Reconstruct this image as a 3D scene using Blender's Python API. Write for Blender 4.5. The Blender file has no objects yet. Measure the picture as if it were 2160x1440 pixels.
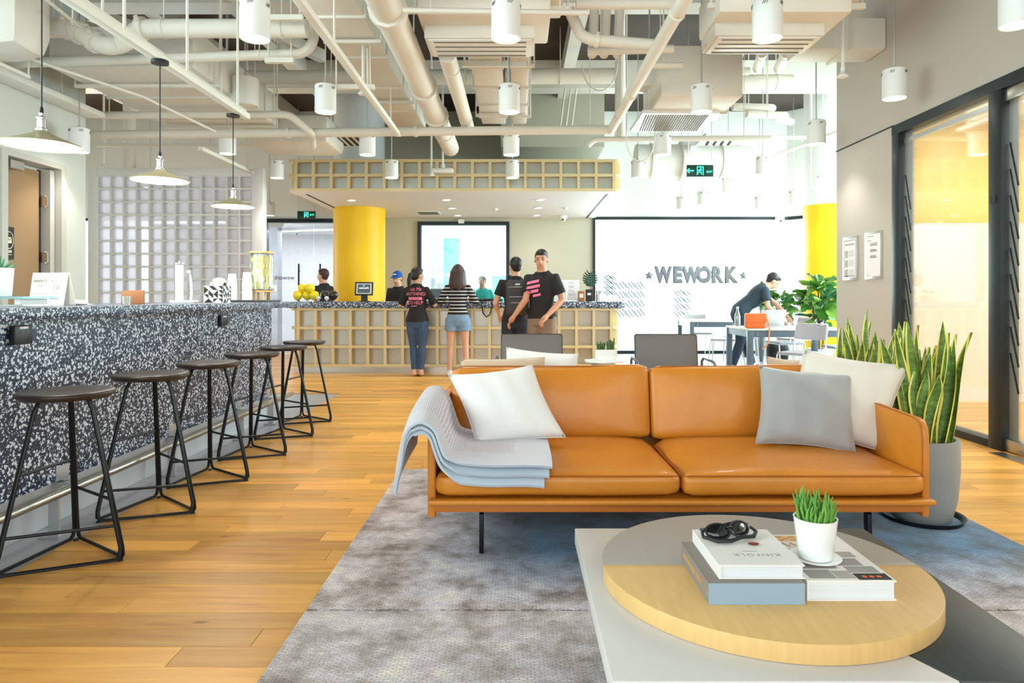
import bpy, bmesh, math, random
from mathutils import Vector, Matrix
from mathutils.bvhtree import BVHTree
random.seed(7)
sc = bpy.context.scene
COL = sc.collection
PI = math.pi
E = 1.18          # eye height
F = 1440.0        # focal length in pixels of the 2160 wide frame (24 mm on 36 mm)

# ------------------------------------------------------------------ camera, world, lights, exposure
cd = bpy.data.cameras.new('camera')
cam = bpy.data.objects.new('camera', cd); COL.objects.link(cam)
cam.location = (0, 0, E); cam.rotation_euler = (PI/2, 0, 0)
cd.sensor_width = 36; cd.lens = 24
cd.shift_x = -12/2160; cd.shift_y = -95/2160
cd.clip_start = .05; cd.clip_end = 200
sc.camera = cam
sc.view_settings.view_transform = 'Standard'
sc.view_settings.look = 'None'
sc.view_settings.gamma = 1
sc.view_settings.use_curve_mapping = False
sc.view_settings.exposure = 0.74
w = bpy.data.worlds.new('sky'); sc.world = w; w.use_nodes = True
bg = w.node_tree.nodes['Background']
bg.inputs[0].default_value = (.90, .96, 1.0, 1); bg.inputs[1].default_value = 1.55

def area(name, loc, rot, sx, sy, power, col=(1, 1, 1), spread=PI):
    l = bpy.data.lights.new(name, 'AREA'); l.shape = 'RECTANGLE'; l.size = sx; l.size_y = sy
    l.energy = power; l.color = col; l.spread = spread
    o = bpy.data.objects.new(name, l); COL.objects.link(o); o.location = loc; o.rotation_euler = rot
    return o
# added front and left fills from unseen sides, then daylight through the back glazing
area('front_fill', (0, -3.4, 2.6), (PI/2, 0, 0), 9.0, 4.4, 155, (1.0, .98, .94))  # added fill from behind the camera, its source unseen
area('left_fill', (-5.7, 1.6, 2.5), (0, -PI/2, 0), 4.0, 5.4, 420, (.94, 1.0, .98))  # off-frame fill added to brighten the grey right wall
area('back_daylight', (3.6, 14.6, 1.6), (-PI/2, 0, 0), 4.0, 2.4, 260, (.92, .97, 1.0))
area('side_daylight', (6.9, 10.8, 2.4), (0, PI/2, 0), 4.2, 5.5, 900, (.92, .98, 1.0))
area('rear_left_daylight', (-7.6, 14.7, 1.6), (-PI/2, 0, 0), 3.6, 2.6, 340, (.97, .97, 1.0))

# ------------------------------------------------------------------ helpers
def lin(c):
    r = []
    for v in c[:3]:
        v = v/255.0
        r.append(v/12.92 if v <= .04045 else ((v+.055)/1.055)**2.4)
    return (r[0], r[1], r[2], 1.0)

MATS = {}
def mat(name, col, rough=.5, metal=0.0, bump=None, var=None, emit=None, spec=.5, coat=0.0, sheen=0.0, trans=0.0, ior=1.45, alpha=1.0):
    m = bpy.data.materials.new(name); m.use_nodes = True; MATS[name] = m
    nt = m.node_tree; b = nt.nodes['Principled BSDF']
    c = lin(col)
    b.inputs['Base Color'].default_value = c
    b.inputs['Roughness'].default_value = rough
    b.inputs['Metallic'].default_value = metal
    b.inputs['Specular IOR Level'].default_value = spec
    b.inputs['Coat Weight'].default_value = coat
    b.inputs['Sheen Weight'].default_value = sheen
    b.inputs['Transmission Weight'].default_value = trans
    b.inputs['IOR'].default_value = ior
    b.inputs['Alpha'].default_value = alpha
    if emit:
        b.inputs['Emission Color'].default_value = lin(emit[0]); b.inputs['Emission Strength'].default_value = emit[1]
    if var or bump:
        tc = nt.nodes.new('ShaderNodeTexCoord')
    if var:                      # (scale, lo, hi [, stretch])
        mp = nt.nodes.new('ShaderNodeMapping'); nt.links.new(tc.outputs['Object'], mp.inputs[0])
        if len(var) > 3: mp.inputs['Scale'].default_value = var[3]
        n = nt.nodes.new('ShaderNodeTexNoise'); n.inputs['Scale'].default_value = var[0]; n.inputs['Detail'].default_value = 5
        nt.links.new(mp.outputs[0], n.inputs['Vector'])
        r = nt.nodes.new('ShaderNodeMapRange'); r.inputs[1].default_value = .3; r.inputs[2].default_value = .7
        r.inputs[3].default_value = var[1]; r.inputs[4].default_value = var[2]
        nt.links.new(n.outputs[0], r.inputs[0])
        mx = nt.nodes.new('ShaderNodeMix'); mx.data_type = 'RGBA'; mx.blend_type = 'MULTIPLY'; mx.inputs[0].default_value = 1
        mx.inputs[6].default_value = c
        nt.links.new(r.outputs[0], mx.inputs[7]); nt.links.new(mx.outputs[2], b.inputs['Base Color'])
    if bump:                     # (scale, strength, distance)
        n2 = nt.nodes.new('ShaderNodeTexNoise'); n2.inputs['Scale'].default_value = bump[0]; n2.inputs['Detail'].default_value = 4
        nt.links.new(tc.outputs['Object'], n2.inputs['Vector'])
        bp = nt.nodes.new('ShaderNodeBump'); bp.inputs['Strength'].default_value = bump[1]; bp.inputs['Distance'].default_value = bump[2]
        nt.links.new(n2.outputs[0], bp.inputs['Height']); nt.links.new(bp.outputs[0], b.inputs['Normal'])
    return m

def nodes(m):
    return m.node_tree, m.node_tree.nodes, m.node_tree.links, m.node_tree.nodes['Principled BSDF']

class MB:
    """collects shapes and links them as ONE mesh object"""
    def __init__(s): s.v = []; s.f = []; s.m = []; s.M = 0
    def add(s, vs, fs):
        o = len(s.v); s.v.extend([tuple(v) for v in vs])
        for f in fs: s.f.append(tuple(i+o for i in f)); s.m.append(s.M)
    def box(s, x0, x1, y0, y1, z0, z1):
        s.add([(x0,y0,z0),(x1,y0,z0),(x1,y1,z0),(x0,y1,z0),(x0,y0,z1),(x1,y0,z1),(x1,y1,z1),(x0,y1,z1)],
              [(0,3,2,1),(4,5,6,7),(0,1,5,4),(1,2,6,5),(2,3,7,6),(3,0,4,7)])
        return s
    def obox(s, c, sx, sy, sz, R=None):
        R = R or Matrix.Identity(3); c = Vector(c); vs = []
        for z in (-1, 1):
            for x, y in ((-1,-1),(1,-1),(1,1),(-1,1)):
                vs.append(c + R @ Vector((x*sx/2, y*sy/2, z*sz/2)))
        s.add(vs, [(0,3,2,1),(4,5,6,7),(0,1,5,4),(1,2,6,5),(2,3,7,6),(3,0,4,7)]); return s
    def bar(s, p, q, wd, ht, up=(0,0,1)):
        p = Vector(p); q = Vector(q); t = (q-p).normalized(); u = Vector(up)
        if abs(t.dot(u)) > .99: u = Vector((0,1,0))
        a = t.cross(u).normalized(); b = a.cross(t).normalized(); vs = []
        for c in (p, q):
            for i, j in ((-1,-1),(1,-1),(1,1),(-1,1)): vs.append(c + a*(i*wd/2) + b*(j*ht/2))
        s.add(vs, [(3,2,1,0),(4,5,6,7),(0,1,5,4),(1,2,6,5),(2,3,7,6),(3,0,4,7)]); return s
    def tube(s, pts, r, n=8, cap=True, closed=False):
        P = [Vector(p) for p in pts]; k = len(P); rs = r if isinstance(r, (list, tuple)) else [r]*k
        rings = []; prev = None
        for i in range(k):
            if closed: t = (P[(i+1) % k]-P[i-1]).normalized()
            elif i == 0: t = (P[1]-P[0]).normalized()
            elif i == k-1: t = (P[-1]-P[-2]).normalized()
            else:
                t = (P[i+1]-P[i]).normalized()+(P[i]-P[i-1]).normalized()
                t = t.normalized() if t.length > 1e-6 else (P[i+1]-P[i]).normalized()
            if prev is None:
                a = t.cross(Vector((0,0,1)) if abs(t.z) < .9 else Vector((1,0,0))).normalized()
            else:
                a = prev - t*prev.dot(t); a = a.normalized() if a.length > 1e-6 else t.orthogonal().normalized()
            prev = a; b = t.cross(a)
            rings.append([P[i]+a*(rs[i]*math.cos(2*PI*j/n))+b*(rs[i]*math.sin(2*PI*j/n)) for j in range(n)])
        s.loft(rings, cap and not closed, closed); return s
    def loft(s, rings, cap=True, closed=False):
        n = len(rings[0]); vs = [v for r in rings for v in r]; fs = []; k = len(rings)
        for i in range(k if closed else k-1):
            i2 = (i+1) % k
            for j in range(n):
                fs.append((i*n+j, i*n+(j+1) % n, i2*n+(j+1) % n, i2*n+j))
        if cap:
            fs.append(tuple(range(n))[::-1]); fs.append(tuple((k-1)*n+j for j in range(n)))
        s.add(vs, fs); return s
    def lathe(s, prof, c=(0,0,0), n=24, cap=True):
        s.loft([[(c[0]+r*math.cos(2*PI*j/n), c[1]+r*math.sin(2*PI*j/n), c[2]+z) for j in range(n)] for r, z in prof], cap); return s
    def prism(s, poly, z0, z1):
        s.loft([[(x, y, z0) for x, y in poly], [(x, y, z1) for x, y in poly]]); return s
    def ell(s, c, rx, ry, rz, nu=12, nv=8, R=None):
        R = R or Matrix.Identity(3); c = Vector(c); rings = []
        for i in range(nv+1):
            th = -PI/2 + PI*i/nv; th = max(-PI/2+.02, min(PI/2-.02, th))
            rings.append([c + R @ Vector((rx*math.cos(th)*math.cos(2*PI*j/nu), ry*math.cos(th)*math.sin(2*PI*j/nu), rz*math.sin(th))) for j in range(nu)])
        s.loft(rings); return s
    def mesh(s, name, mats, smooth=False, bev=0, seg=2, ang=35):
        me = bpy.data.meshes.new(name); me.from_pydata(s.v, [], s.f)
        for m in (mats if isinstance(mats, (list, tuple)) else [mats]): me.materials.append(m)
        me.polygons.foreach_set('material_index', s.m)
        bm = bmesh.new(); bm.from_mesh(me)
        bmesh.ops.recalc_face_normals(bm, faces=bm.faces)
        if bev:
            es = [e for e in bm.edges if len(e.link_faces) == 2 and e.calc_face_angle(0) > math.radians(30)]
            bmesh.ops.bevel(bm, geom=es, offset=bev, segments=seg, affect='EDGES', profile=.5, clamp_overlap=True)
        bm.to_mesh(me); bm.free()
        if smooth or bev:
            me.polygons.foreach_set('use_smooth', [True]*len(me.polygons))
            me.set_sharp_from_angle(angle=math.radians(ang))
        return me
    def build(s, name, mats, parent=None, smooth=False, bev=0, seg=2, loc=(0,0,0), rot=(0,0,0), ang=35):
        return link(name, s.mesh(name, mats, smooth, bev, seg, ang), parent, loc, rot)

def link(name, data, parent=None, loc=(0,0,0), rot=(0,0,0)):
    o = bpy.data.objects.new(name, data); COL.objects.link(o)
    o.location = loc; o.rotation_euler = rot
    if parent: o.parent = parent
    return o
def tag(o, label=None, cat=None, group=None, kind=None):
    if label: o['label'] = label
    if cat: o['category'] = cat
    if group: o['group'] = group
    if kind: o['kind'] = kind
    return o
def thing(name, label, cat, loc=(0,0,0), rz=0, group=None):
    o = link(name, None, None, loc, (0,0,rz)); o.empty_display_size = .05
    return tag(o, label, cat, group)
def dup(root, loc=None, rz=None, label=None, group=None):
    r = root.copy(); COL.objects.link(r)
    if loc is not None: r.location = loc
    if rz is not None: r.rotation_euler = (0, 0, rz)
    if label: r['label'] = label
    if group: r['group'] = group
    for ch in list(root.children):
        c = ch.copy(); COL.objects.link(c); c.parent = r
        for g in list(ch.children):
            d = g.copy(); COL.objects.link(d); d.parent = c
    return r
def at(px, py, d):               # the point of the room seen at a pixel, d metres in front of the eye
    return Vector(((px-1092)/F*d, d, E-(py-625)/F*d))
def softbox(w, d, h, r, n=8, crown=0.0, wob=0.0, seed=0, shape=None):
    """rounded upholstery block centred on the origin"""
    mb = MB(); rnd = random.Random(seed); ph = [rnd.uniform(0, 6) for _ in range(6)]
    hx, hy, hz = w/2, d/2, h/2; faces = []; idx = {}; vs = []
    def vert(p):
        k = (round(p[0], 5), round(p[1], 5), round(p[2], 5))
        if k in idx: return idx[k]
        x, y, z = p[0]*hx, p[1]*hy, p[2]*hz
        cx = max(-hx+r, min(hx-r, x)); cy = max(-hy+r, min(hy-r, y)); cz = max(-hz+min(r, hz), min(hz-min(r, hz), z))
        dv = Vector((x-cx, y-cy, z-cz))
        q = Vector((cx, cy, cz)) + (dv.normalized()*r if dv.length > 1e-7 else dv)
        q.z = max(-hz, min(hz, q.z)) if r > hz else q.z
        cr = (1-p[0]**2)*(1-p[1]**2)
        q.z += crown*cr*(1 if p[2] > 0 else -.25 if p[2] < 0 else 0)
        if wob: q.z += wob*math.sin(9*q.x+ph[0])*math.sin(7*q.y+ph[1]); q.y += wob*.7*math.sin(8*q.x+ph[2])*math.sin(11*q.z+ph[3])
        if shape: q = shape(q, p)
        idx[k] = len(vs); vs.append(q); return idx[k]
    def co(t):  # denser towards the rim
        return math.copysign(abs(t)**.7, t)
    g = [co(-1+2*i/n) for i in range(n+1)]
    for ax in range(3):
        for sg in (-1, 1):
            for i in range(n):
                for j in range(n):
                    q = []
                    for a, b in ((g[i], g[j]), (g[i+1], g[j]), (g[i+1], g[j+1]), (g[i], g[j+1])):
                        p = [0, 0, 0]; p[ax] = sg; p[(ax+1) % 3] = a; p[(ax+2) % 3] = b; q.append(vert(p))
                    faces.append(tuple(q))
    mb.add(vs, faces); return mb
def pillow_mb(w, h, t, seed=0, n=18, pin=.07, mw=.012, shear=0.0):
    """square scatter cushion in the XZ plane, thickness along Y, its lower edge at z=0"""
    rnd = random.Random(seed); ph = [rnd.uniform(0, 6.28) for _ in range(8)]; mb = MB(); rings = {}
    vs = []; fs = []
    for side in (-1, 1):
        for i in range(n+1):
            for j in range(n+1):
                u = -1+2*i/n; v = -1+2*j/n
                x = u*(1-pin*(1-v*v))*w/2; z = v*(1-pin*(1-u*u))*h/2
                f = max(0, (1-u**2))**.48*max(0, (1-v**2))**.48
                y = side*t/2*f
                rim = min(1, 3.2*(1-max(abs(u), abs(v))))
                y += mw*f**.5*(math.sin(7*u+5*v+ph[0])*math.sin(4*v-3*u+ph[1]))*(1 if side > 0 else .6)
                y += side*mw*.30*(1-rim)*abs(math.sin(14*(u+v)+ph[2]))*f**.3
                vs.append((x+shear*(z+h/2), y, z+h/2))
    N = (n+1)*(n+1)
    for s_ in (0, 1):
        for i in range(n):
            for j in range(n):
                a = s_*N+i*(n+1)+j; q = (a, a+n+1, a+n+2, a+1); fs.append(q if s_ == 0 else q[::-1])
    mb.add(vs, fs); return mb
def pillow(name, label, cat, w, h, t, m, loc, rx, ry, rz, seed=0, pin=.07, mw=.012, group=None, shear=0.0):
    mb = pillow_mb(w, h, t, seed, 18, pin, mw, shear)
    me = mb.mesh(name, m, smooth=True, ang=80)
    bm = bmesh.new(); bm.from_mesh(me); bmesh.ops.remove_doubles(bm, verts=bm.verts, dist=.0008); bm.to_mesh(me); bm.free()
    me.polygons.foreach_set('use_smooth', [True]*len(me.polygons))
    o = link(name, me, None, loc)
    R = Matrix.Rotation(rz, 4, 'Z') @ Matrix.Rotation(rx, 4, 'X') @ Matrix.Rotation(ry, 4, 'Y')
    o.rotation_euler = R.to_euler()
    tag(o, label, cat, group)
    n = 40; seam = []
    for k in range(n):               # piped seam round the rim
        t_ = 4*k/n; sd = int(t_); q = -1+2*(t_-sd)
        u, v = [(q, -1), (1, q), (-q, 1), (-1, -q)][sd]
        seam.append((u*(1-pin*(1-v*v))*w/2*.995+shear*(v*(1-pin*(1-u*u))*h/2+h/2), 0, v*(1-pin*(1-u*u))*h/2*.995+h/2))
    MB().tube(seam, .0022, 5, closed=True).build('seam', m, o, smooth=True)
    return o
FONT = None
def text_mesh(body, size, ext=.001, align='CENTER', spacing=1.0, offset=0.0, shear=0.0, bevel=0.0):
    cu = bpy.data.curves.new('lettering', 'FONT'); cu.body = body; cu.size = size; cu.extrude = ext
    cu.align_x = align; cu.align_y = 'CENTER'; cu.space_character = spacing; cu.offset = offset; cu.shear = shear
    cu.resolution_u = 3
    if bevel: cu.bevel_depth = bevel; cu.bevel_resolution = 2
    o = bpy.data.objects.new('lettering', cu); COL.objects.link(o)
    dg = bpy.context.evaluated_depsgraph_get(); dg.update()
    me = bpy.data.meshes.new_from_object(o.evaluated_get(dg))
    bpy.data.objects.remove(o); bpy.data.curves.remove(cu)
    return me
def text(body, size, m, parent, loc, rot=(PI/2,0,0), name='lettering', **k):
    me = text_mesh(body, size, **k); me.materials.clear(); me.materials.append(m); me.name = name
    return link(name, me, parent, loc, rot)
# ------------------------------------------------------------------ materials
mat('paint_white', (232, 230, 222), .6); mat('paint_service', (226, 220, 208), .55)
mat('paint_duct', (224, 219, 208), .5, var=(3, .94, 1.04)); mat('slab_brown', (72, 60, 52), .85, var=(2, .8, 1.1))
mat('wall_grey', (190, 182, 172), .75, bump=(160, .05, .002)); mat('wall_beige', (196, 190, 170), .75, bump=(160, .05, .002))
mat('wall_pale', (206, 208, 200), .7); mat('wall_white', (232, 232, 230), .7)
mat('yellow_paint', (250, 200, 8), .45); mat('yellow_wall', (250, 204, 4), .6); mat('cream_wall', (242, 238, 226), .6)
mat('black_frame', (34, 42, 46), .4, metal=.3); mat('dark_line', (40, 40, 42), .6); mat('alu', (196, 198, 200), .35, metal=.8)
mat('steel', (190, 188, 182), .28, metal=1); mat('chrome', (225, 225, 228), .12, metal=1)
mat('concrete', (150, 152, 156), .6, var=(6, .92, 1.05), bump=(60, .08, .003)); mat('grey_floor', (168, 170, 176), .35, var=(3, .94, 1.05))
mat('plinth', (196, 200, 206), .35); mat('black_metal', (24, 26, 30), .38, metal=.4); mat('black_plastic', (26, 28, 30), .45)
mat('stool_wood', (46, 37, 34), .38, var=(6, .75, 1.2, (1, 9, 1)), bump=(40, .1, .002))
mat('lattice_wood', (222, 202, 156), .55, var=(8, .94, 1.04, (1, 1, 8)))
mat('counter_panel', (198, 190, 178), .3, metal=.35, var=(1.3, .9, 1.08)); mat('canopy_panel', (196, 200, 192), .35, metal=.3, var=(1.0, .88, 1.08))
mat('leather', (200, 123, 34), .40, var=(5, .92, 1.06), bump=(5.5, .22, .03), coat=.1)
mat('leather_edge', (182, 104, 34), .4); mat('leather_seam', (160, 82, 20), .5)
mat('grey_leather', (104, 98, 96), .36, bump=(120, .1, .002)); mat('chair_piping', (36, 36, 38), .4)
mat('white_fabric', (222, 219, 217), .9, bump=(300, .15, .002), sheen=.2); mat('pillow_grey', (152, 150, 150), .8, var=(4, .9, 1.08), bump=(240, .15, .002), sheen=.5)
mat('pillow_ivory', (216, 206, 194), .9, bump=(260, .15, .002), sheen=.2); mat('pillow_beige', (190, 168, 142), .9, bump=(260, .15, .002), sheen=.2)
mat('daybed_fabric', (150, 140, 130), .9)
mat('white_gloss', (236, 236, 234), .22, coat=.3); mat('white_plastic', (232, 232, 230), .35)
mat('table_white', (200, 194, 190), .35); mat('table_dark', (58, 62, 62), .45, var=(10, .85, 1.1, (9, 1, 1)))
mat('disc_grey', (160, 152, 146), .4); mat('disc_oak', (212, 172, 112), .42, var=(9, .93, 1.05, (8, 1, 1)))
mat('book_grey', (134, 124, 116), .55); mat('book_white', (226, 220, 216), .5); mat('paper_edge', (214, 217, 220), .8, var=(60, .9, 1.03, (.05, .05, 6)))
mat('book_front', (140, 158, 176), .55)
mat('ink', (40, 40, 44), .7); mat('ink_grey', (150, 146, 144), .7); mat('ink_orange', (222, 96, 40), .7); mat('gold_ink', (196, 140, 80), .6)
mat('card', (232, 226, 216), .7); mat('kraft', (172, 112, 74), .6); mat('paper', (236, 232, 236), .7)
mat('leaf_green', (104, 134, 62), .45, var=(26, .45, 1.25, (1, 1, 2.2))); mat('leaf_yellow', (218, 212, 96), .45)
mat('fig_leaf', (74, 128, 44), .38, var=(6, .7, 1.3)); mat('fig_dark', (40, 88, 46), .32); mat('fig_light', (128, 168, 70), .4)
mat('succulent', (98, 150, 62), .5, var=(30, .8, 1.15)); mat('cactus', (70, 106, 62), .6, var=(40, .7, 1.25)); mat('stem_brown', (92, 70, 48), .8); mat('soil', (58, 46, 38), .95)
mat('monstera', (22, 66, 52), .4); mat('aloe', (64, 120, 88), .5)
mat('planter_grey', (142, 144, 144), .75, var=(5, .92, 1.06), bump=(50, .15, .003))
mat('skin', (214, 164, 136), .55); mat('skin_tan', (204, 148, 118), .55); mat('hair_black', (34, 28, 28), .5); mat('hair_brown', (66, 46, 42), .5)
mat('lip', (176, 98, 92), .5); mat('eye', (30, 24, 22), .3)
mat('tee_black', (36, 34, 36), .85); mat('tee_slate', (44, 60, 72), .85); mat('pink', (255, 128, 164), .7)
mat('denim', (64, 84, 112), .9, var=(14, .85, 1.15)); mat('denim_light', (122, 150, 180), .9, var=(14, .92, 1.1)); mat('denim_dark', (44, 48, 58), .9)
mat('chino', (138, 116, 100), .9); mat('navy', (44, 54, 70), .9); mat('shoe_white', (236, 226, 228), .6); mat('shoe_black', (30, 30, 32), .6); mat('cap_blue', (36, 84, 170), .8)
mat('teal_coat', (20, 170, 160), .8); mat('bag_grey', (62, 58, 60), .7); mat('bag_black', (30, 30, 32), .7); mat('zip', (170, 170, 174), .4, metal=.6)
mat('bag_orange', (226, 106, 40), .45); mat('strap_tan', (214, 132, 92), .5)
mat('table_metal', (92, 102, 112), .4, metal=.2); mat('table_top', (222, 214, 204), .4); mat('seat_grey', (170, 166, 172), .7); mat('frame_pale', (216, 214, 210), .35, metal=.3)
mat('foil', (118, 120, 128), .3, metal=.85); mat('balloon_yellow', (250, 222, 40), .25, coat=.4); mat('balloon_black', (40, 30, 30), .2, coat=.5); mat('balloon_white', (222, 224, 224), .25)
mat('lemon', (250, 226, 70), .4); mat('lemon_pale', (250, 242, 176), .4); mat('bamboo', (220, 180, 110), .5)
mat('brown_door', (160, 128, 92), .5); mat('door_frame', (196, 192, 182), .5); mat('sign_black', (34, 26, 18), .4); mat('sign_cream', (236, 226, 204), .6)
mat('exit_green', (10, 60, 46), .4); mat('exit_glow', (40, 230, 180), .4, emit=((60, 240, 190), 1.6)); mat('lamp_glow', (255, 250, 240), .4, emit=((255, 246, 232), 9)); mat('down_glow', (255, 250, 244), .4, emit=((255, 248, 240), 7))
mat('bulb_glow', (255, 250, 240), .3, emit=((255, 242, 220), 14)); mat('strip_glow', (250, 252, 255), .4, emit=((250, 252, 255), 4)); mat('screen', (60, 70, 76), .2, emit=((70, 84, 90), .5)); mat('screen_white', (240, 240, 240), .3, emit=((240, 240, 236), .9)); mat('screen_yellow', (236, 210, 60), .3, emit=((236, 210, 60), .8))
mat('brass', (178, 150, 100), .35, metal=.8); mat('shade_out', (176, 164, 128), .4, metal=.25); mat('shade_in', (250, 248, 240), .5)
mat('vent_dark', (120, 116, 110), .7); mat('gypsum', (228, 224, 222), .7); mat('throw_grey', (196, 194, 202), .9, sheen=.2); mat('throw_blue', (178, 188, 200), .9, sheen=.2)
mat('teal_glass_edge', (150, 200, 205), .15, trans=.5); mat('lens_dark', (16, 18, 22), .12, coat=.5); mat('pick', (120, 50, 26), .3)
mat('straw_clear', (236, 238, 242), .2, alpha=.5); mat('cup_white', (240, 240, 242), .4); mat('decal', (120, 140, 146), .5); mat('decal_white', (238, 240, 242), .5); mat('teal_block', (120, 205, 205), .7); mat('pave', (216, 218, 220), .8)

def wood_floor():
    m = mat('oak_plank', (205, 150, 88), .36, spec=.45); nt, N, L, b = nodes(m)
    at_ = N.new('ShaderNodeAttribute'); at_.attribute_name = 'tone'
    tc = N.new('ShaderNodeTexCoord'); mp = N.new('ShaderNodeMapping'); mp.inputs['Scale'].default_value = (1.2, 14, 1)
    ad = N.new('ShaderNodeVectorMath'); ad.operation = 'ADD'
    L.new(tc.outputs['Object'], mp.inputs[0]); L.new(mp.outputs[0], ad.inputs[0])
    sv = N.new('ShaderNodeVectorMath'); sv.operation = 'SCALE'; sv.inputs[3].default_value = 37.0
    L.new(at_.outputs['Color'], sv.inputs[0]); L.new(sv.outputs[0], ad.inputs[1])
    n = N.new('ShaderNodeTexNoise'); n.inputs['Scale'].default_value = 1.3; n.inputs['Detail'].default_value = 5; n.inputs['Distortion'].default_value = .8
    L.new(ad.outputs[0], n.inputs['Vector'])
    cr = N.new('ShaderNodeValToRGB'); e = cr.color_ramp.elements
    e[0].position = .20; e[0].color = lin((176, 112, 44)); e[1].position = .80; e[1].color = lin((244, 196, 106))
    k = e.new(.40); k.color = lin((222, 160, 74)); k2 = e.new(.60); k2.color = lin((234, 176, 86)); L.new(n.outputs[0], cr.inputs[0])
    n3 = N.new('ShaderNodeTexNoise'); n3.inputs['Scale'].default_value = 3.0; n3.inputs['Detail'].default_value = 2
    L.new(tc.outputs['Object'], n3.inputs['Vector'])
    vo = N.new('ShaderNodeTexVoronoi'); vo.inputs['Scale'].default_value = 1.7
    mk = N.new('ShaderNodeMapping'); mk.inputs['Scale'].default_value = (.8, 2.2, 1); L.new(tc.outputs['Object'], mk.inputs[0]); L.new(mk.outputs[0], vo.inputs['Vector'])
    kr = N.new('ShaderNodeMapRange'); kr.inputs[1].default_value = .02; kr.inputs[2].default_value = .05; kr.inputs[3].default_value = .45; kr.inputs[4].default_value = 1
    L.new(vo.outputs['Distance'], kr.inputs[0])
    mx = N.new('ShaderNodeMix'); mx.data_type = 'RGBA'; mx.blend_type = 'MULTIPLY'; mx.inputs[0].default_value = 1
    L.new(cr.outputs[0], mx.inputs[6])
    tr = N.new('ShaderNodeMapRange'); tr.inputs[3].default_value = .70; tr.inputs[4].default_value = 1.14; L.new(at_.outputs['Fac'], tr.inputs[0])
    mu = N.new('ShaderNodeMath'); mu.operation = 'MULTIPLY'; L.new(tr.outputs[0], mu.inputs[0]); L.new(kr.outputs[0], mu.inputs[1])
    L.new(mu.outputs[0], mx.inputs[7]); L.new(mx.outputs[2], b.inputs['Base Color'])
    bp = N.new('ShaderNodeBump'); bp.inputs['Strength'].default_value = .08; bp.inputs['Distance'].default_value = .002
    L.new(n.outputs[0], bp.inputs['Height']); L.new(bp.outputs[0], b.inputs['Normal'])
wood_floor()

def terrazzo():
    m = mat('terrazzo', (52, 58, 72), .3, spec=.3); nt, N, L, b = nodes(m)
    tc = N.new('ShaderNodeTexCoord'); nz = N.new('ShaderNodeTexNoise'); nz.inputs['Scale'].default_value = 50
    L.new(tc.outputs['Object'], nz.inputs['Vector'])
    ad = N.new('ShaderNodeVectorMath'); ad.operation = 'MULTIPLY_ADD'; ad.inputs[1].default_value = (.022, .022, .022)
    L.new(nz.outputs['Color'], ad.inputs[0]); L.new(tc.outputs['Object'], ad.inputs[2])
    out = None
    for sc_, thr, dd in ((58, .58, .47), (112, .68, .48)):
        v = N.new('ShaderNodeTexVoronoi'); v.inputs['Scale'].default_value = sc_; L.new(ad.outputs[0], v.inputs['Vector'])
        sp = N.new('ShaderNodeSeparateColor'); L.new(v.outputs['Color'], sp.inputs[0])
        g = N.new('ShaderNodeMath'); g.operation = 'GREATER_THAN'; g.inputs[1].default_value = thr; L.new(sp.outputs[0], g.inputs[0])
        d = N.new('ShaderNodeMath'); d.operation = 'LESS_THAN'; d.inputs[1].default_value = dd; L.new(v.outputs['Distance'], d.inputs[0])
        q = N.new('ShaderNodeMath'); q.operation = 'MULTIPLY'; L.new(g.outputs[0], q.inputs[0]); L.new(d.outputs[0], q.inputs[1])
        if out is None: out = q
        else:
            mxx = N.new('ShaderNodeMath'); mxx.operation = 'MAXIMUM'; L.new(out.outputs[0], mxx.inputs[0]); L.new(q.outputs[0], mxx.inputs[1]); out = mxx
    mx = N.new('ShaderNodeMix'); mx.data_type = 'RGBA'; mx.inputs[6].default_value = lin((42, 52, 74)); mx.inputs[7].default_value = lin((218, 226, 240))
    L.new(out.outputs[0], mx.inputs[0]); L.new(mx.outputs[2], b.inputs['Base Color'])
terrazzo()

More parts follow.
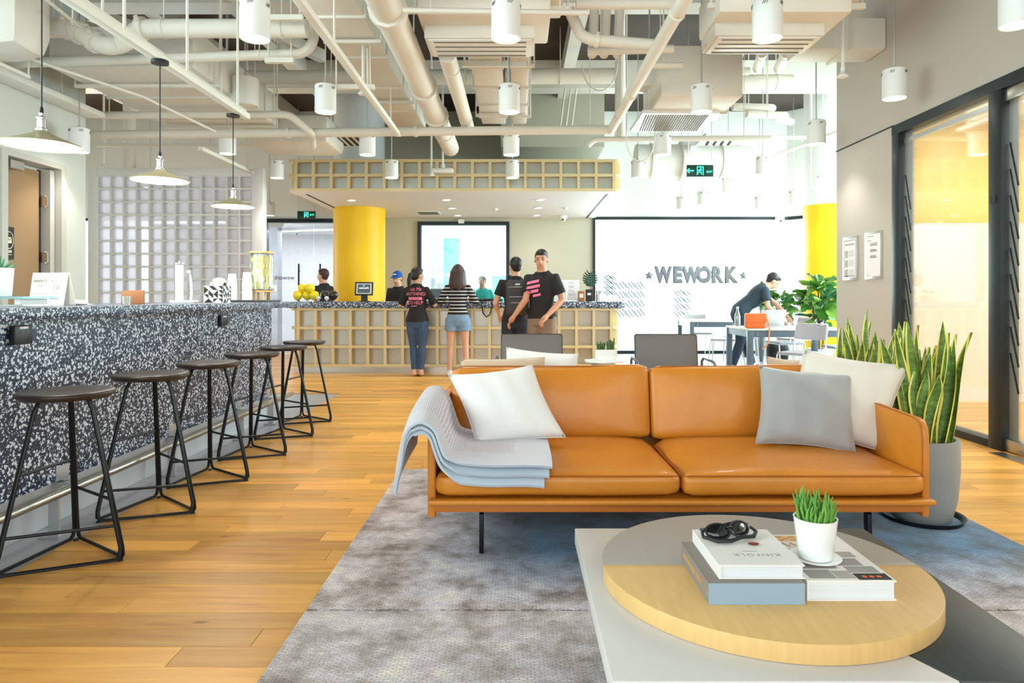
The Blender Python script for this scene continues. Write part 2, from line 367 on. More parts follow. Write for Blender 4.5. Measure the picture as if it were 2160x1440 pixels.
def rug_mat():
    m = mat('rug_wool', (140, 135, 140), .95, spec=.1, sheen=.3); nt, N, L, b = nodes(m)
    tc = N.new('ShaderNodeTexCoord')
    a = N.new('ShaderNodeTexNoise'); a.inputs['Scale'].default_value = 4.6; a.inputs['Detail'].default_value = 9; a.inputs['Roughness'].default_value = .7
    L.new(tc.outputs['Object'], a.inputs['Vector'])
    cr = N.new('ShaderNodeValToRGB'); e = cr.color_ramp.elements
    e[0].position = .36; e[0].color = lin((142, 124, 116)); e[1].position = .64; e[1].color = lin((255, 240, 226))
    k = e.new(.46); k.color = lin((194, 178, 172)); k = e.new(.55); k.color = lin((228, 216, 222)); L.new(a.outputs[0], cr.inputs[0])
    n2 = N.new('ShaderNodeTexNoise'); n2.inputs['Scale'].default_value = .9; n2.inputs['Detail'].default_value = 3
    L.new(tc.outputs['Object'], n2.inputs['Vector'])
    sx = N.new('ShaderNodeSeparateXYZ'); L.new(tc.outputs['Object'], sx.inputs[0])
    # bluer by the sofa: part dye, part the shade there painted into the colour
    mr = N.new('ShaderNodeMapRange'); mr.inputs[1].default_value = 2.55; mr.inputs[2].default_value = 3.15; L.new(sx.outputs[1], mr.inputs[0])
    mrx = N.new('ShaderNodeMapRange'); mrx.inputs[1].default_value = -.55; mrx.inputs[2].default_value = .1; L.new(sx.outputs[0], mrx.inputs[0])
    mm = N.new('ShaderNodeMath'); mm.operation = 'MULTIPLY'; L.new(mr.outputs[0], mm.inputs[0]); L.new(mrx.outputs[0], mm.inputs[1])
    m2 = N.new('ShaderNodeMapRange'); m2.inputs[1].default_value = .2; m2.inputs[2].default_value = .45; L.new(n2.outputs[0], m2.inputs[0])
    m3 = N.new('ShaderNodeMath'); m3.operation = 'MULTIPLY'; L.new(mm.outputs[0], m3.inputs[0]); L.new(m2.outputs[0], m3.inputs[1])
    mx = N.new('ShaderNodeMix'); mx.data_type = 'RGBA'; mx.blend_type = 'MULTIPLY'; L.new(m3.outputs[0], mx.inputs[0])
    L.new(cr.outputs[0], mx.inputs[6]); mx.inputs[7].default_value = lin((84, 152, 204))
    br = N.new('ShaderNodeTexBrick'); br.inputs['Scale'].default_value = 34; br.inputs['Mortar Size'].default_value = .07; br.inputs['Brick Width'].default_value = .9; br.inputs['Row Height'].default_value = .32; br.inputs['Bias'].default_value = 0
    br.inputs['Color1'].default_value = (1, 1, 1, 1); br.inputs['Color2'].default_value = (.72, .72, .72, 1); br.inputs['Mortar'].default_value = (.40, .40, .40, 1)
    dz = N.new('ShaderNodeTexNoise'); dz.inputs['Scale'].default_value = 30; L.new(tc.outputs['Object'], dz.inputs['Vector'])
    dm = N.new('ShaderNodeVectorMath'); dm.operation = 'MULTIPLY_ADD'; dm.inputs[1].default_value = (.02, .02, 0); L.new(dz.outputs['Color'], dm.inputs[0]); L.new(tc.outputs['Object'], dm.inputs[2])
    L.new(dm.outputs[0], br.inputs['Vector'])
    my = N.new('ShaderNodeMix'); my.data_type = 'RGBA'; my.blend_type = 'MULTIPLY'; my.inputs[0].default_value = .85
    L.new(mx.outputs[2], my.inputs[6]); L.new(br.outputs['Color'], my.inputs[7]); L.new(my.outputs[2], b.inputs['Base Color'])
    bp = N.new('ShaderNodeBump'); bp.inputs['Strength'].default_value = .5; bp.inputs['Distance'].default_value = .004
    L.new(br.outputs['Color'], bp.inputs['Height']); L.new(bp.outputs[0], b.inputs['Normal'])
rug_mat()

def glass(name, tint=(245, 250, 250), refl=.06, white=0.0, wcol=(240, 244, 246), trans=False):
    """thin architectural glass: lets light straight through, mirrors a little; white = frosting film"""
    m = bpy.data.materials.new(name); m.use_nodes = True; MATS[name] = m; nt = m.node_tree; N = nt.nodes; L = nt.links
    N.remove(N['Principled BSDF']); out = N['Material Output']
    t = N.new('ShaderNodeBsdfTransparent'); t.inputs[0].default_value = lin(tint)
    g = N.new('ShaderNodeBsdfGlossy'); g.inputs['Roughness'].default_value = .03
    fr = N.new('ShaderNodeLayerWeight'); fr.inputs[0].default_value = .25
    mr = N.new('ShaderNodeMapRange'); mr.inputs[3].default_value = refl; mr.inputs[4].default_value = .7; L.new(fr.outputs['Fresnel'], mr.inputs[0])
    base = t
    if white:
        d = N.new('ShaderNodeBsdfTranslucent' if trans else 'ShaderNodeBsdfDiffuse'); d.inputs[0].default_value = lin(wcol)
        mw_ = N.new('ShaderNodeMixShader'); mw_.inputs[0].default_value = white; L.new(t.outputs[0], mw_.inputs[1]); L.new(d.outputs[0], mw_.inputs[2]); base = mw_
    mx = N.new('ShaderNodeMixShader'); L.new(mr.outputs[0], mx.inputs[0]); L.new(base.outputs[0], mx.inputs[1]); L.new(g.outputs[0], mx.inputs[2])
    L.new(mx.outputs[0], out.inputs[0]); return m
glass('clear_glass', (236, 246, 246)); glass('frost_glass', (250, 252, 248), .05, .14, (244, 244, 236)); glass('tumbler_glass', (240, 246, 246), .1, .06)
glass('partition_glass', (236, 240, 246), .05, .1)

def glass_block_mat():
    m = mat('glass_block', (230, 228, 228), .18, spec=.7); nt, N, L, b = nodes(m); out = N['Material Output']
    tc = N.new('ShaderNodeTexCoord'); sp = N.new('ShaderNodeSeparateXYZ'); L.new(tc.outputs['Object'], sp.inputs[0])
    ws = []
    for k in (0, 2):
        mu = N.new('ShaderNodeMath'); mu.operation = 'MULTIPLY'; mu.inputs[1].default_value = 420; L.new(sp.outputs[k], mu.inputs[0])
        s_ = N.new('ShaderNodeMath'); s_.operation = 'SINE'; L.new(mu.outputs[0], s_.inputs[0]); ws.append(s_)
    mn = N.new('ShaderNodeMath'); mn.operation = 'MAXIMUM'; L.new(ws[0].outputs[0], mn.inputs[0]); L.new(ws[1].outputs[0], mn.inputs[1])
    mr = N.new('ShaderNodeMapRange'); mr.inputs[1].default_value = -.2; mr.inputs[2].default_value = 1; mr.inputs[3].default_value = .42; mr.inputs[4].default_value = .78; L.new(mn.outputs[0], mr.inputs[0])
    t = N.new('ShaderNodeBsdfTransparent'); t.inputs[0].default_value = lin((238, 236, 246))
    tl = N.new('ShaderNodeBsdfTranslucent'); tl.inputs[0].default_value = lin((242, 240, 242))
    m1 = N.new('ShaderNodeMixShader'); m1.inputs[0].default_value = .5; L.new(b.outputs[0], m1.inputs[1]); L.new(tl.outputs[0], m1.inputs[2])
    mx = N.new('ShaderNodeMixShader'); L.new(mr.outputs[0], mx.inputs[0]); L.new(t.outputs[0], mx.inputs[1]); L.new(m1.outputs[0], mx.inputs[2]); L.new(mx.outputs[0], out.inputs[0])
glass_block_mat()

def stripe_mat():
    m = mat('stripe_knit', (36, 34, 40), .9); nt, N, L, b = nodes(m)
    tc = N.new('ShaderNodeTexCoord'); sp = N.new('ShaderNodeSeparateXYZ'); L.new(tc.outputs['Object'], sp.inputs[0])
    mu = N.new('ShaderNodeMath'); mu.operation = 'MULTIPLY'; mu.inputs[1].default_value = 20; L.new(sp.outputs[2], mu.inputs[0])
    fr = N.new('ShaderNodeMath'); fr.operation = 'FRACT'; L.new(mu.outputs[0], fr.inputs[0])
    lt = N.new('ShaderNodeMath'); lt.operation = 'LESS_THAN'; lt.inputs[1].default_value = .24; L.new(fr.outputs[0], lt.inputs[0])
    mx = N.new('ShaderNodeMix'); mx.data_type = 'RGBA'; mx.inputs[6].default_value = lin((38, 36, 42)); mx.inputs[7].default_value = lin((232, 230, 228))
    L.new(lt.outputs[0], mx.inputs[0]); L.new(mx.outputs[2], b.inputs['Base Color'])
stripe_mat()

def rib_mat(name, c1, c2, scale):
    m = mat(name, c1, .9, sheen=.2); nt, N, L, b = nodes(m)
    tc = N.new('ShaderNodeTexCoord'); sp = N.new('ShaderNodeSeparateXYZ'); L.new(tc.outputs['Object'], sp.inputs[0])
    nz = N.new('ShaderNodeTexNoise'); nz.inputs['Scale'].default_value = 26; L.new(tc.outputs['Object'], nz.inputs['Vector'])
    ma = N.new('ShaderNodeMath'); ma.operation = 'MULTIPLY_ADD'; ma.inputs[1].default_value = .007; L.new(nz.outputs[0], ma.inputs[0]); L.new(sp.outputs[0], ma.inputs[2])
    mu = N.new('ShaderNodeMath'); mu.operation = 'MULTIPLY'; mu.inputs[1].default_value = scale; L.new(ma.outputs[0], mu.inputs[0])
    s_ = N.new('ShaderNodeMath'); s_.operation = 'SINE'; L.new(mu.outputs[0], s_.inputs[0])
    mr = N.new('ShaderNodeMapRange'); mr.inputs[1].default_value = -1; L.new(s_.outputs[0], mr.inputs[0])
    mx = N.new('ShaderNodeMix'); mx.data_type = 'RGBA'; mx.inputs[6].default_value = lin(c1); mx.inputs[7].default_value = lin(c2)
    L.new(mr.outputs[0], mx.inputs[0]); L.new(mx.outputs[2], b.inputs['Base Color'])
    bp = N.new('ShaderNodeBump'); bp.inputs['Strength'].default_value = .4; bp.inputs['Distance'].default_value = .003; L.new(mr.outputs[0], bp.inputs['Height']); L.new(bp.outputs[0], b.inputs['Normal'])
rib_mat('throw_rib', (176, 170, 180), (212, 206, 212), 700)
M = MATS
# ------------------------------------------------------------------ floor
def struct(name, mb, m, parent=None, **k):
    o = mb.build(name, m, parent, **k); o['kind'] = 'structure'; return o
floor = struct('floor', MB().box(-10, 8, -3.6, 15.0, -.08, -.006), M['dark_line'])
rnd = random.Random(3)
def plank_mesh(mb, x0, x1, y0, y1):
    g = .0012; mb.add([(x0+g,y0+g,0),(x1-g,y0+g,0),(x1-g,y1-g,0),(x0+g,y1-g,0),(x0,y0,-.006),(x1,y0,-.006),(x1,y1,-.006),(x0,y1,-.006)],
        [(0,1,2,3),(0,4,5,1),(1,5,6,2),(2,6,7,3),(3,7,4,0)])
def paint(me, tones, per):
    a = me.color_attributes.new('tone', 'FLOAT_COLOR', 'CORNER')
    vals = []
    for p in me.polygons:
        t = tones[p.index//per]
        for _ in p.loop_indices: vals += [t, t, t, 1]
    a.data.foreach_set('color', vals)
field = MB(); ftones = []; y = -1.2; row = 0; npl = 0
while y < 14.4:
    xl = -2.16 if y < 8.25 else -9.6
    xr = 7.4 if y < 7.8 else 1.5
    x = xl - rnd.uniform(0, 1.2)
    while x < xr:
        ln = rnd.choice((1.2, 1.5, 1.8, 1.8)) ; x1 = min(x+ln, xr); x0 = max(x, xl)
        if x1-x0 > .02:
            t = rnd.random()**1.0; near = 1.9 < y < 6.6 and x0 < 3.6
            if near and npl < 290:
                mb = MB(); plank_mesh(mb, x0, x1, y, y+.125)
                me = mb.mesh('plank', M['oak_plank']); paint(me, [t], 5); link('plank', me, floor); npl += 1
            else:
                plank_mesh(field, x0, x1, y, y+.125); ftones.append(t)
        x += ln
    y += .125; row += 1
me = field.mesh('plank_field', M['oak_plank']); paint(me, ftones, 5)
o = link('plank_field', me, floor); o['kind'] = 'stuff'
MB().box(-5.2, -2.16, -3.4, 8.25, -.006, 0).build('stone_strip', M['grey_floor'], floor)
MB().box(1.5, 7.4, 7.8, 14.4, -.006, 0).build('pale_floor', M['grey_floor'], floor)  # paler floor area at the far right
struct('pavement', MB().box(-30, 30, 15.0, 40, -.2, -.1), M['pave'])

# ------------------------------------------------------------------ walls
H = 5.0
lw = MB()                                    # left wall with the doorway (y 6.66..7.56, z 0..2.62)
lw.box(-5.2, -5, 6.1, 6.62, 0, H); lw.box(-5.2, -5, -3.4, 6.1, 4.4, H); lw.box(-5.2, -5, 7.48, 7.9, 0, H); lw.box(-5.2, -5, 6.62, 7.48, 2.62, H)
wall_left = struct('wall_left', lw, M['wall_pale'])
struct('wall_left_return', MB().box(-9.8, -5.2, 7.7, 7.9, 0, H), M['wall_pale'])
struct('wall_far_left', MB().box(-9.8, -9.6, 7.9, 14.3, 0, H), M['wall_white'])
rw = MB()                                    # right wall above and beyond the glazed front
rw.box(3.7, 3.9, 6.72, 7.92, 0, H); rw.box(3.7, 3.9, -3.4, 6.72, 2.86, H); rw.box(3.7, 3.9, -3.4, 1.6, 0, 2.86)
wall_right = struct('wall_right', rw, M['wall_grey'])
MB().box(3.694, 3.702, 6.72, 7.93, 2.852, 2.866).build('shadow_gap', M['dark_line'], wall_right)
struct('wall_right_return', MB().box(3.9, 6.5, 7.74, 7.92, 0, H), M['wall_white'])
bw = MB()
bl = MB(); bl.box(-9.8, -9.5, 14.1, 14.3, 0, H); bl.box(-9.5, -6.0, 14.1, 14.3, 2.8, H); bl.box(-6.0, -5.25, 14.1, 14.3, 0, H)
bl.box(-5.25, -3.1, 14.1, 14.3, 2.78, H); struct('wall_back_left', bl, M['wall_white'])
bw.box(-3.1, -2.06, 14.1, 14.3, 0, H)
bw.box(-2.06, -.17, 14.1, 14.3, 2.72, H); bw.box(-2.06, -.17, 14.1, 14.3, 0, .85); bw.box(-.17, 1.57, 14.1, 14.3, 0, H)
struct('wall_back', bw, M['wall_beige'])
struct('wall_back_upper', MB().box(1.57, 5.56, 14.1, 14.3, 2.8, H), M['wall_white'])
ru = MB(); ru.box(6.3, 6.5, 7.92, 13.4, 4.5, H); ru.prism([(5.56, 14.1), (6.3, 13.36), (6.5, 13.5), (5.7, 14.3)], 2.8, H)
struct('wall_right_upper', ru, M['wall_white'])
struct('ceiling', MB().box(-9.8, 6.5, -3.4, 14.3, H, H+.2), M['slab_brown'])

# meeting room behind the glazed right front
mr = MB(); mr.box(3.9, 7.4, 7.62, 7.74, 2.0, 3.14); 
struct('wall_meeting_upper', mr, M['yellow_wall'])
struct('wall_meeting_lower', MB().box(3.9, 7.4, 7.62, 7.74, 0, 2.0), M['cream_wall'])
mw_ = MB(); mw_.box(7.4, 7.5, 1.4, 7.74, 0, 3.14); mw_.box(3.9, 7.4, 1.4, 1.5, 0, 3.14)
struct('wall_meeting_side', mw_, M['wall_white'])
struct('ceiling_meeting', MB().box(3.9, 7.5, 1.4, 7.74, 3.14, 3.24), M['wall_white'])
area('meeting_room_fill', (5.6, 4.8, 3.12), (0, 0, 0), 2.4, 4.0, 240, (.92, .97, 1.0))  # unseen area light added to brighten the meeting room
unseen_win_front = struct('unseen_window_front', MB().box(-5.2, 3.9, -3.52, -3.42, 4.6, 4.7).box(-5.2, 3.9, -3.52, -3.42, 4.7, H), M['black_frame'])  # unseen glazing, added so reflections find a source for the front fill
for k in range(6): MB().box(-5.2+1.804*k, -5.12+1.804*k, -3.52, -3.42, 0, 4.6).build('mullion', M['black_frame'], unseen_win_front)  # mullions of the added front glazing
for k in range(5): MB().box(-5.12+1.804*k, -3.396+1.804*k, -3.475, -3.465, .02, 4.6).build('pane', M['clear_glass'], unseen_win_front)  # panes of the added front glazing
unseen_win_left = struct('unseen_window_left', MB().box(-5.16, -5.04, -3.4, 6.1, 4.32, 4.4), M['black_frame'])  # unseen glazing, added to go with the left fill
for k in range(6): MB().box(-5.16, -5.04, -3.4+1.88*k, -3.32+1.88*k, 0, 4.32).build('mullion', M['black_frame'], unseen_win_left)  # mullions of the added left glazing
for k in range(5): MB().box(-5.105, -5.095, -3.32+1.88*k, -1.52+1.88*k, .02, 4.32).build('pane', M['clear_glass'], unseen_win_left)  # panes of the added left glazing

# ------------------------------------------------------------------ glazed right front (door_2)
door_r = struct('door_2', MB().box(3.68, 3.82, 1.6, 6.72, 2.76, 2.85), M['black_frame'])
for a, b in ((6.6, 6.72), (5.2, 5.34), (3.9, 3.96), (1.6, 1.7)):
    MB().box(3.68, 3.82, a, b, 0, 2.76).build('mullion', M['black_frame'], door_r, bev=.004)
for a, b in ((5.34, 6.6), (3.96, 5.2), (1.7, 3.9)):
    MB().box(3.745, 3.757, a, b, .06 if a > 5.3 else .01, 2.76).build('pane', M['frost_glass'], door_r)
MB().box(3.69, 3.81, 5.34, 6.6, 0, .06).build('bottom_rail', M['black_frame'], door_r)
MB().box(3.735, 3.767, 5.34, 6.6, 2.66, 2.70).build('blind_rail', M['alu'], door_r)
MB().box(3.70, 3.80, 4.92, 5.2, .012, .10).build('pivot', M['steel'], door_r, bev=.004)
MB().box(3.70, 3.80, 4.98, 5.2, 2.66, 2.76).build('pivot', M['steel'], door_r, bev=.004)
MB().box(3.55, 3.66, 4.75, 5.15, .001, .006).build('floor_plate', M['steel'], door_r)
MB().box(3.672, 3.69, 5.25, 5.31, 1.9, 1.96).build('latch', M['black_plastic'], door_r)
hat = MB()
for y0 in (6.50, 5.10):                      # diagonal hatch decals on the glass edges
    for k in range(9):
        z = .75 + k*.2
        hat.bar((3.742, y0+.085, z), (3.742, y0, z-.34 if z > 1 else z-.3), .004, .016, (0, 1, 0))
hat.build('hatch_decal', M['black_frame'], door_r)

# ------------------------------------------------------------------ shopfront windows at the back
win1 = struct('window_1', MB().box(1.55, 5.6, 14.06, 14.16, 2.76, 2.82), M['black_frame'])
MB().box(1.55, 1.60, 14.06, 14.16, 0, 2.76).build('frame', M['black_frame'], win1)
MB().box(1.55, 5.6, 14.06, 14.16, 0, .06).build('frame', M['black_frame'], win1)
for a, b in ((1.60, 3.58), (3.59, 5.58)):
    MB().box(a, b, 14.10, 14.112, .06, 2.76).build('pane', M['clear_glass'], win1)
MB().bar((5.58, 14.1, 2.79), (6.3, 13.38, 2.79), .08, .06).build('frame', M['black_frame'], win1)
MB().bar((5.58, 14.1, .03), (6.3, 13.38, .03), .08, .06).build('frame', M['black_frame'], win1)
c = MB(); c.prism([(5.58, 14.094), (6.296, 13.378), (6.304, 13.386), (5.588, 14.102)], .06, 2.76); c.build('pane', M['clear_glass'], win1)
win4 = struct('window_4', MB().box(6.28, 6.36, 7.92, 13.4, 2.76, 2.82), M['black_frame'])
MB().box(6.28, 6.36, 7.92, 13.4, 0, .06).build('frame', M['black_frame'], win4)
for a in (7.92, 9.72, 11.54, 13.34): MB().box(6.28, 6.36, a, a+.06, .06, 4.5).build('mullion', M['black_frame'], win4)
MB().box(6.28, 6.36, 7.92, 13.4, 4.44, 4.5).build('frame', M['black_frame'], win4)
for a in (7.98, 9.78, 11.6): MB().box(6.31, 6.32, a, a+1.74, .06, 4.44).build('pane', M['clear_glass'], win4)
def decal(pts, y_):                          # slanted stripe graphics stuck on the shopfront glass
    d = MB()
    for (x0, x1, z0, z1, n) in pts:
        for k in range(n):
            x = x0+(x1-x0)*(k+.5)/n
            for j in range(4):
                za = z0+(z1-z0)*j/4+.02*(k % 3); zb = za+(z1-z0)/4*.74
                d.bar((x, y_, zb), (x+.10, y_, za), .004, .02, (1, 0, 0))
    return d
decal([(2.0, 2.55, .75, 1.50, 9), (3.2, 3.5, .75, 1.32, 5), (1.75, 1.95, 1.2, 1.62, 5)], 14.09).build('stripe_decal', M['decal'], win1)
win2 = struct('window_2', MB().box(-2.06, -.17, 14.04, 14.2, 2.65, 2.72), M['black_frame'])
for a, b in ((-2.06, -1.99), (-.24, -.17)): MB().box(a, b, 14.04, 14.2, .85, 2.65).build('frame', M['black_frame'], win2)
MB().box(-2.06, -.17, 14.04, 14.2, .85, .92).build('frame', M['black_frame'], win2)
MB().box(-1.99, -.24, 14.10, 14.112, .92, 2.65).build('pane', M['clear_glass'], win2)
MB().box(-1.22, -1.1, 14.0, 14.06, 2.68, 2.76).build('sensor', M['white_plastic'], win2)
win3 = struct('window_3', MB().box(-9.5, -6.0, 14.12, 14.2, 2.74, 2.8), M['black_frame'])
MB().box(-9.48, -6.02, 14.15, 14.16, .1, 2.74).build('pane', M['clear_glass'], win3)
tag(MB().box(-6.2, -2.3, 26, 27, -.1, 3.4).box(-.9, 0.5, 24, 25, -.1, 1.9).build('street_wall', M['teal_block'], None), 'pale turquoise building block far outside the window behind the reception', 'building')
tag(MB().box(-14.6, -12.6, 20, 20.6, -.1, .9).build('street_hedge', M['aloe'], None), 'low green hedge outside, seen through the slit beside the glass block partition', 'hedge')

# door_3: glass doors to the corridor at the back left
d3 = struct('door_3', MB().box(-5.25, -3.1, 14.04, 14.2, 2.70, 2.78), M['black_frame'])
MB().box(-5.25, -5.17, 14.04, 14.2, 0, 2.7).build('frame', M['black_frame'], d3)
MB().box(-3.2, -3.1, 14.04, 14.2, 0, 2.7).build('frame', M['black_frame'], d3)
for a, b in ((-5.16, -4.22), (-4.21, -3.2)): MB().box(a, b, 14.11, 14.122, .02, 2.7).build('pane', M['partition_glass'], d3)
MB().box(-5.16, -4.85, 14.08, 14.15, 2.62, 2.7).build('pivot', M['steel'], d3)
for xx in (-4.50, -4.06):
    h = MB(); h.tube([(xx, 14.03, 1.05), (xx, 14.03, 1.85)], .018, 8); h.tube([(xx, 14.03, 1.2), (xx, 14.1, 1.2)], .01, 6); h.tube([(xx, 14.03, 1.7), (xx, 14.1, 1.7)], .01, 6)
    h.build('pull_handle', M['black_metal'], d3, smooth=True)
text('wework', .125, M['ink'], d3, (-4.82, 14.10, 1.565), (PI/2, 0, PI), ext=.001)
struct('wall_corridor_back', MB().box(-8.0, -1.9, 17.4, 17.5, 0, 2.75).box(-8.0, -7.9, 14.3, 17.4, 0, 2.75).box(-2.3, -2.2, 14.3, 17.4, 0, 2.75), M['wall_white'])
area('corridor_ceiling_light', (-4.8, 15.8, 2.68), (0, 0, 0), 2.2, .3, 60, (.97, .98, 1))
struct('wall_corridor_pier', MB().box(-6.3, -5.35, 15.2, 15.5, 0, 2.75), M['concrete'])
struct('ceiling_corridor', MB().box(-8.0, -2.2, 14.3, 17.5, 2.75, 2.8), M['wall_white'])
struct('floor_corridor', MB().box(-8.0, -2.2, 14.3, 17.5, -.05, 0), M['grey_floor'])
cl = thing('corridor_light', 'white linear ceiling light in the corridor behind the glass doors', 'light', (-4.6, 15.6, 2.72))
MB().obox((0, 0, 0), 2.2, .16, .05, Matrix.Rotation(math.radians(-18), 3, 'Z')).build('housing', M['white_plastic'], cl)
MB().obox((0, 0, -.03), 2.1, .11, .012, Matrix.Rotation(math.radians(-18), 3, 'Z')).build('diffuser', M['strip_glow'], cl)

# door_1: brown door in the left wall
d1 = struct('door_1', MB().box(-5.16, -5.12, 6.70, 7.30, .02, 2.52), M['brown_door'], bev=.003)
f1 = MB(); f1.box(-5.19, -4.97, 6.58, 6.66, 0, 2.62); f1.box(-5.19, -4.97, 7.44, 7.52, 0, 2.62); f1.box(-5.19, -4.97, 6.66, 7.44, 2.56, 2.62)
f1.build('door_frame', M['door_frame'], d1)
MB().box(-5.16, -5.04, 7.36, 7.43, .02, 2.54).build('jamb', M['door_frame'], d1)
MB().box(-5.15, -5.135, 7.31, 7.35, .02, 2.54).build('door_gap', M['dark_line'], d1)
for z in (.4, 1.6, 2.2):
    hm = MB(); hm.tube([(-5.08, 7.34, z-.06), (-5.08, 7.34, z+.06)], .012, 8); hm.box(-5.12, -5.05, 7.325, 7.355, z-.055, z+.055); hm.build('hinge', M['steel'], d1)
sg = MB().box(-5.118, -5.112, 6.79, 6.93, 1.55, 1.88).build('room_sign', M['sign_black'], d1)
g = MB(); n = 24
ring = [(-5.108, 6.86+.052*math.cos(2*PI*k/n), 1.745+.085*math.sin(2*PI*k/n)) for k in range(n)]
g.tube(ring, .004, 5, closed=True)
g.box(-5.111, -5.107, 6.83, 6.89, 1.715, 1.775)
for k in (-1, 0, 1): g.box(-5.111, -5.107, 6.86+k*.022-.008, 6.86+k*.022+.008, 1.62, 1.645)
g.box(-5.111, -5.107, 6.83, 6.89, 1.598, 1.604)
g.build('sign_symbol', M['sign_cream'], sg)
e = MB(); e.bar((-5.106, 6.832, 1.773), (-5.106, 6.86, 1.742), .003, .005, (1, 0, 0)); e.bar((-5.106, 6.888, 1.773), (-5.106, 6.86, 1.742), .003, .005, (1, 0, 0)); e.build('envelope_fold', M['sign_black'], sg)
MB().box(-5.08, -5.02, 6.76, 6.95, 2.46, 2.54).build('door_closer', M['steel'], d1)
struct('wall_store_back', MB().box(-6.6, -6.5, 6.0, 7.7, 0, 2.7), M['wall_grey'])

# ------------------------------------------------------------------ yellow columns
def column(name, x, y, r, ztop, label):
    c_ = struct(name, MB().lathe([(r, 0), (r, H)], (x, y, 0), 48), M['wall_white'], smooth=True)
    MB().lathe([(r+.004, 0), (r+.012, .002), (r+.012, ztop-.002), (r+.004, ztop)], (x, y, 0), 48).build('yellow_wrap', M['yellow_paint'], c_, smooth=True)
column('column_left', -2.93, 12.65, .46, 2.80, '')
column('column_right', 5.5, 12.1, .40, 2.78, '')

# ------------------------------------------------------------------ glass block partition
GX0, GX1, GY, GZ = -6.55, -3.88, 10.4, 3.14
gp = struct('wall_glass_block', MB().box(GX0, GX0+.14, GY, GY+.16, 0, GZ).box(GX1-.17, GX1, GY, GY+.16, 0, GZ)
            .box(GX0+.14, GX1-.17, GY, GY+.16, GZ-.12, GZ).box(GX0+.14, GX1-.17, GY, GY+.16, 0, .45), M['wall_white'], bev=.006)
nb, nr = 12, 13
bwid = (GX1-.17-GX0-.14)/nb; bz0 = .45; bht = (GZ-.12-bz0)/nr
gm = MB()
for i in range(nb+1): gm.box(GX0+.14+i*bwid-.013, GX0+.14+i*bwid+.013, GY+.02, GY+.14, bz0, GZ-.12)
for j in range(nr+1): gm.box(GX0+.14, GX1-.17, GY+.022, GY+.138, bz0+j*bht-.013, bz0+j*bht+.013)
gm.build('mortar_grid', M['wall_white'], gp)
hw, hh = bwid/2-.0135, bht/2-.0135
bm_ = MB(); 
def blockring(s, y): return [(-hw*s, y, -hh*s), (hw*s, y, -hh*s), (hw*s, y, hh*s), (-hw*s, y, hh*s)]
bm_.loft([blockring(1, .0), blockring(1, -.012), blockring(.9, -.012), blockring(.8, .006)], False); bm_.add(blockring(.8, .006), [(0, 1, 2, 3)])
bm_.loft([blockring(1, .02), blockring(1, .085), blockring(.86, .092)], False); bm_.add(blockring(.86, .092), [(0, 1, 2, 3)])
bme = bm_.mesh('glass_block', M['glass_block'])
for j in range(nr):
    for i in range(nb):
        link('glass_block', bme, gp, (GX0+.14+(i+.5)*bwid, GY+.03, bz0+(j+.5)*bht))

# ------------------------------------------------------------------ reception counter and canopy with lattice fronts
RX0, RX1, RY = -3.52, 1.60, 10.5
def lattice(root, x0, x1, y, z0, z1, ncol, nrow, dep, panel, s=.044):
    """square wooden grid, its bars single pieces, in front of a panel"""
    dx = (x1-x0)/ncol; dz = (z1-z0)/nrow
    vb = MB().box(-s/2, s/2, 0, dep, z0, z1).mesh('upright', M['lattice_wood'])
    for i in range(ncol+1): link('upright', vb, root, (x0+i*dx, y, 0))
    hb = MB().box(x0-s/2, x1+s/2, .002, dep-.002, -s/2, s/2).mesh('crossbar', M['lattice_wood'])
    for j in range(nrow+1): link('crossbar', hb, root, (0, y, z0+j*dz))
    pb = MB().box(-dx/2+.001, dx/2-.001, 0, .02, -dz/2+.001, dz/2-.001).mesh('panel', panel)
    for i in range(ncol):
        for j in range(nrow): link('panel', pb, root, (x0+(i+.5)*dx, y+dep, z0+(j+.5)*dz))
rc = thing('reception_counter', 'long reception counter with a square wooden lattice front and speckled dark top', 'counter')
lattice(rc, RX0+.14, RX1-.16, RY, .115, .985, 18, 3, .12, M['counter_panel'])
MB().box(RX0+.14, RX1-.16, RY+.15, RY+.8, .1, .99).build('body', M['counter_panel'], rc)
MB().box(RX0+.14, RX1-.2, RY+.06, RY+.75, 0, .1).build('toe_kick', M['steel'], rc)
def counter_end(root, x, sg_, z0, z1, nz, name):
    # rounded corner posts and short return lattice at the two ends
    pb = MB()
    pts = [(x, RY), (x+sg_*.06, RY+.012), (x+sg_*.11, RY+.05), (x+sg_*.135, RY+.11), (x+sg_*.135, RY+.5), (x, RY+.5)]
    for k in range(nz+1):
        z = z0+(z1-z0)*k/nz; pb.prism(pts, z-.022, z+.022)
    pb.prism([(x+sg_*.1, RY+.30), (x+sg_*.135, RY+.30), (x+sg_*.135, RY+.335), (x+sg_*.1, RY+.335)], z0, z1)
    pb.build(name, M['lattice_wood'], root)
    MB().prism([(x, RY+.12), (x+sg_*.09, RY+.12), (x+sg_*.1, RY+.5), (x, RY+.5)], z0, z1).build('end_panel', M['lattice_wood'], root)
counter_end(rc, RX0+.14, -1, .115, .985, 3, 'corner_rail'); counter_end(rc, RX1-.16, 1, .115, .985, 3, 'corner_rail')
ct = MB(); pts = []
for cx_, cy_, a0 in ((RX1-.03, RY+.08, -90), (RX1-.03, RY+.75, 0), (RX0+.03, RY+.75, 90), (RX0+.03, RY+.08, 180)):
    for k in range(7):
        a = math.radians(a0+15*k); pts.append((cx_+.1*math.cos(a), cy_+.1*math.sin(a)))
ct.prism(pts, 1.0, 1.10); ct.build('countertop', M['terrazzo'], rc, bev=.004)
MB().box(RX0, RX1, RY+.02, RY+.74, .985, 1.001).build('top_plate', M['alu'], rc)

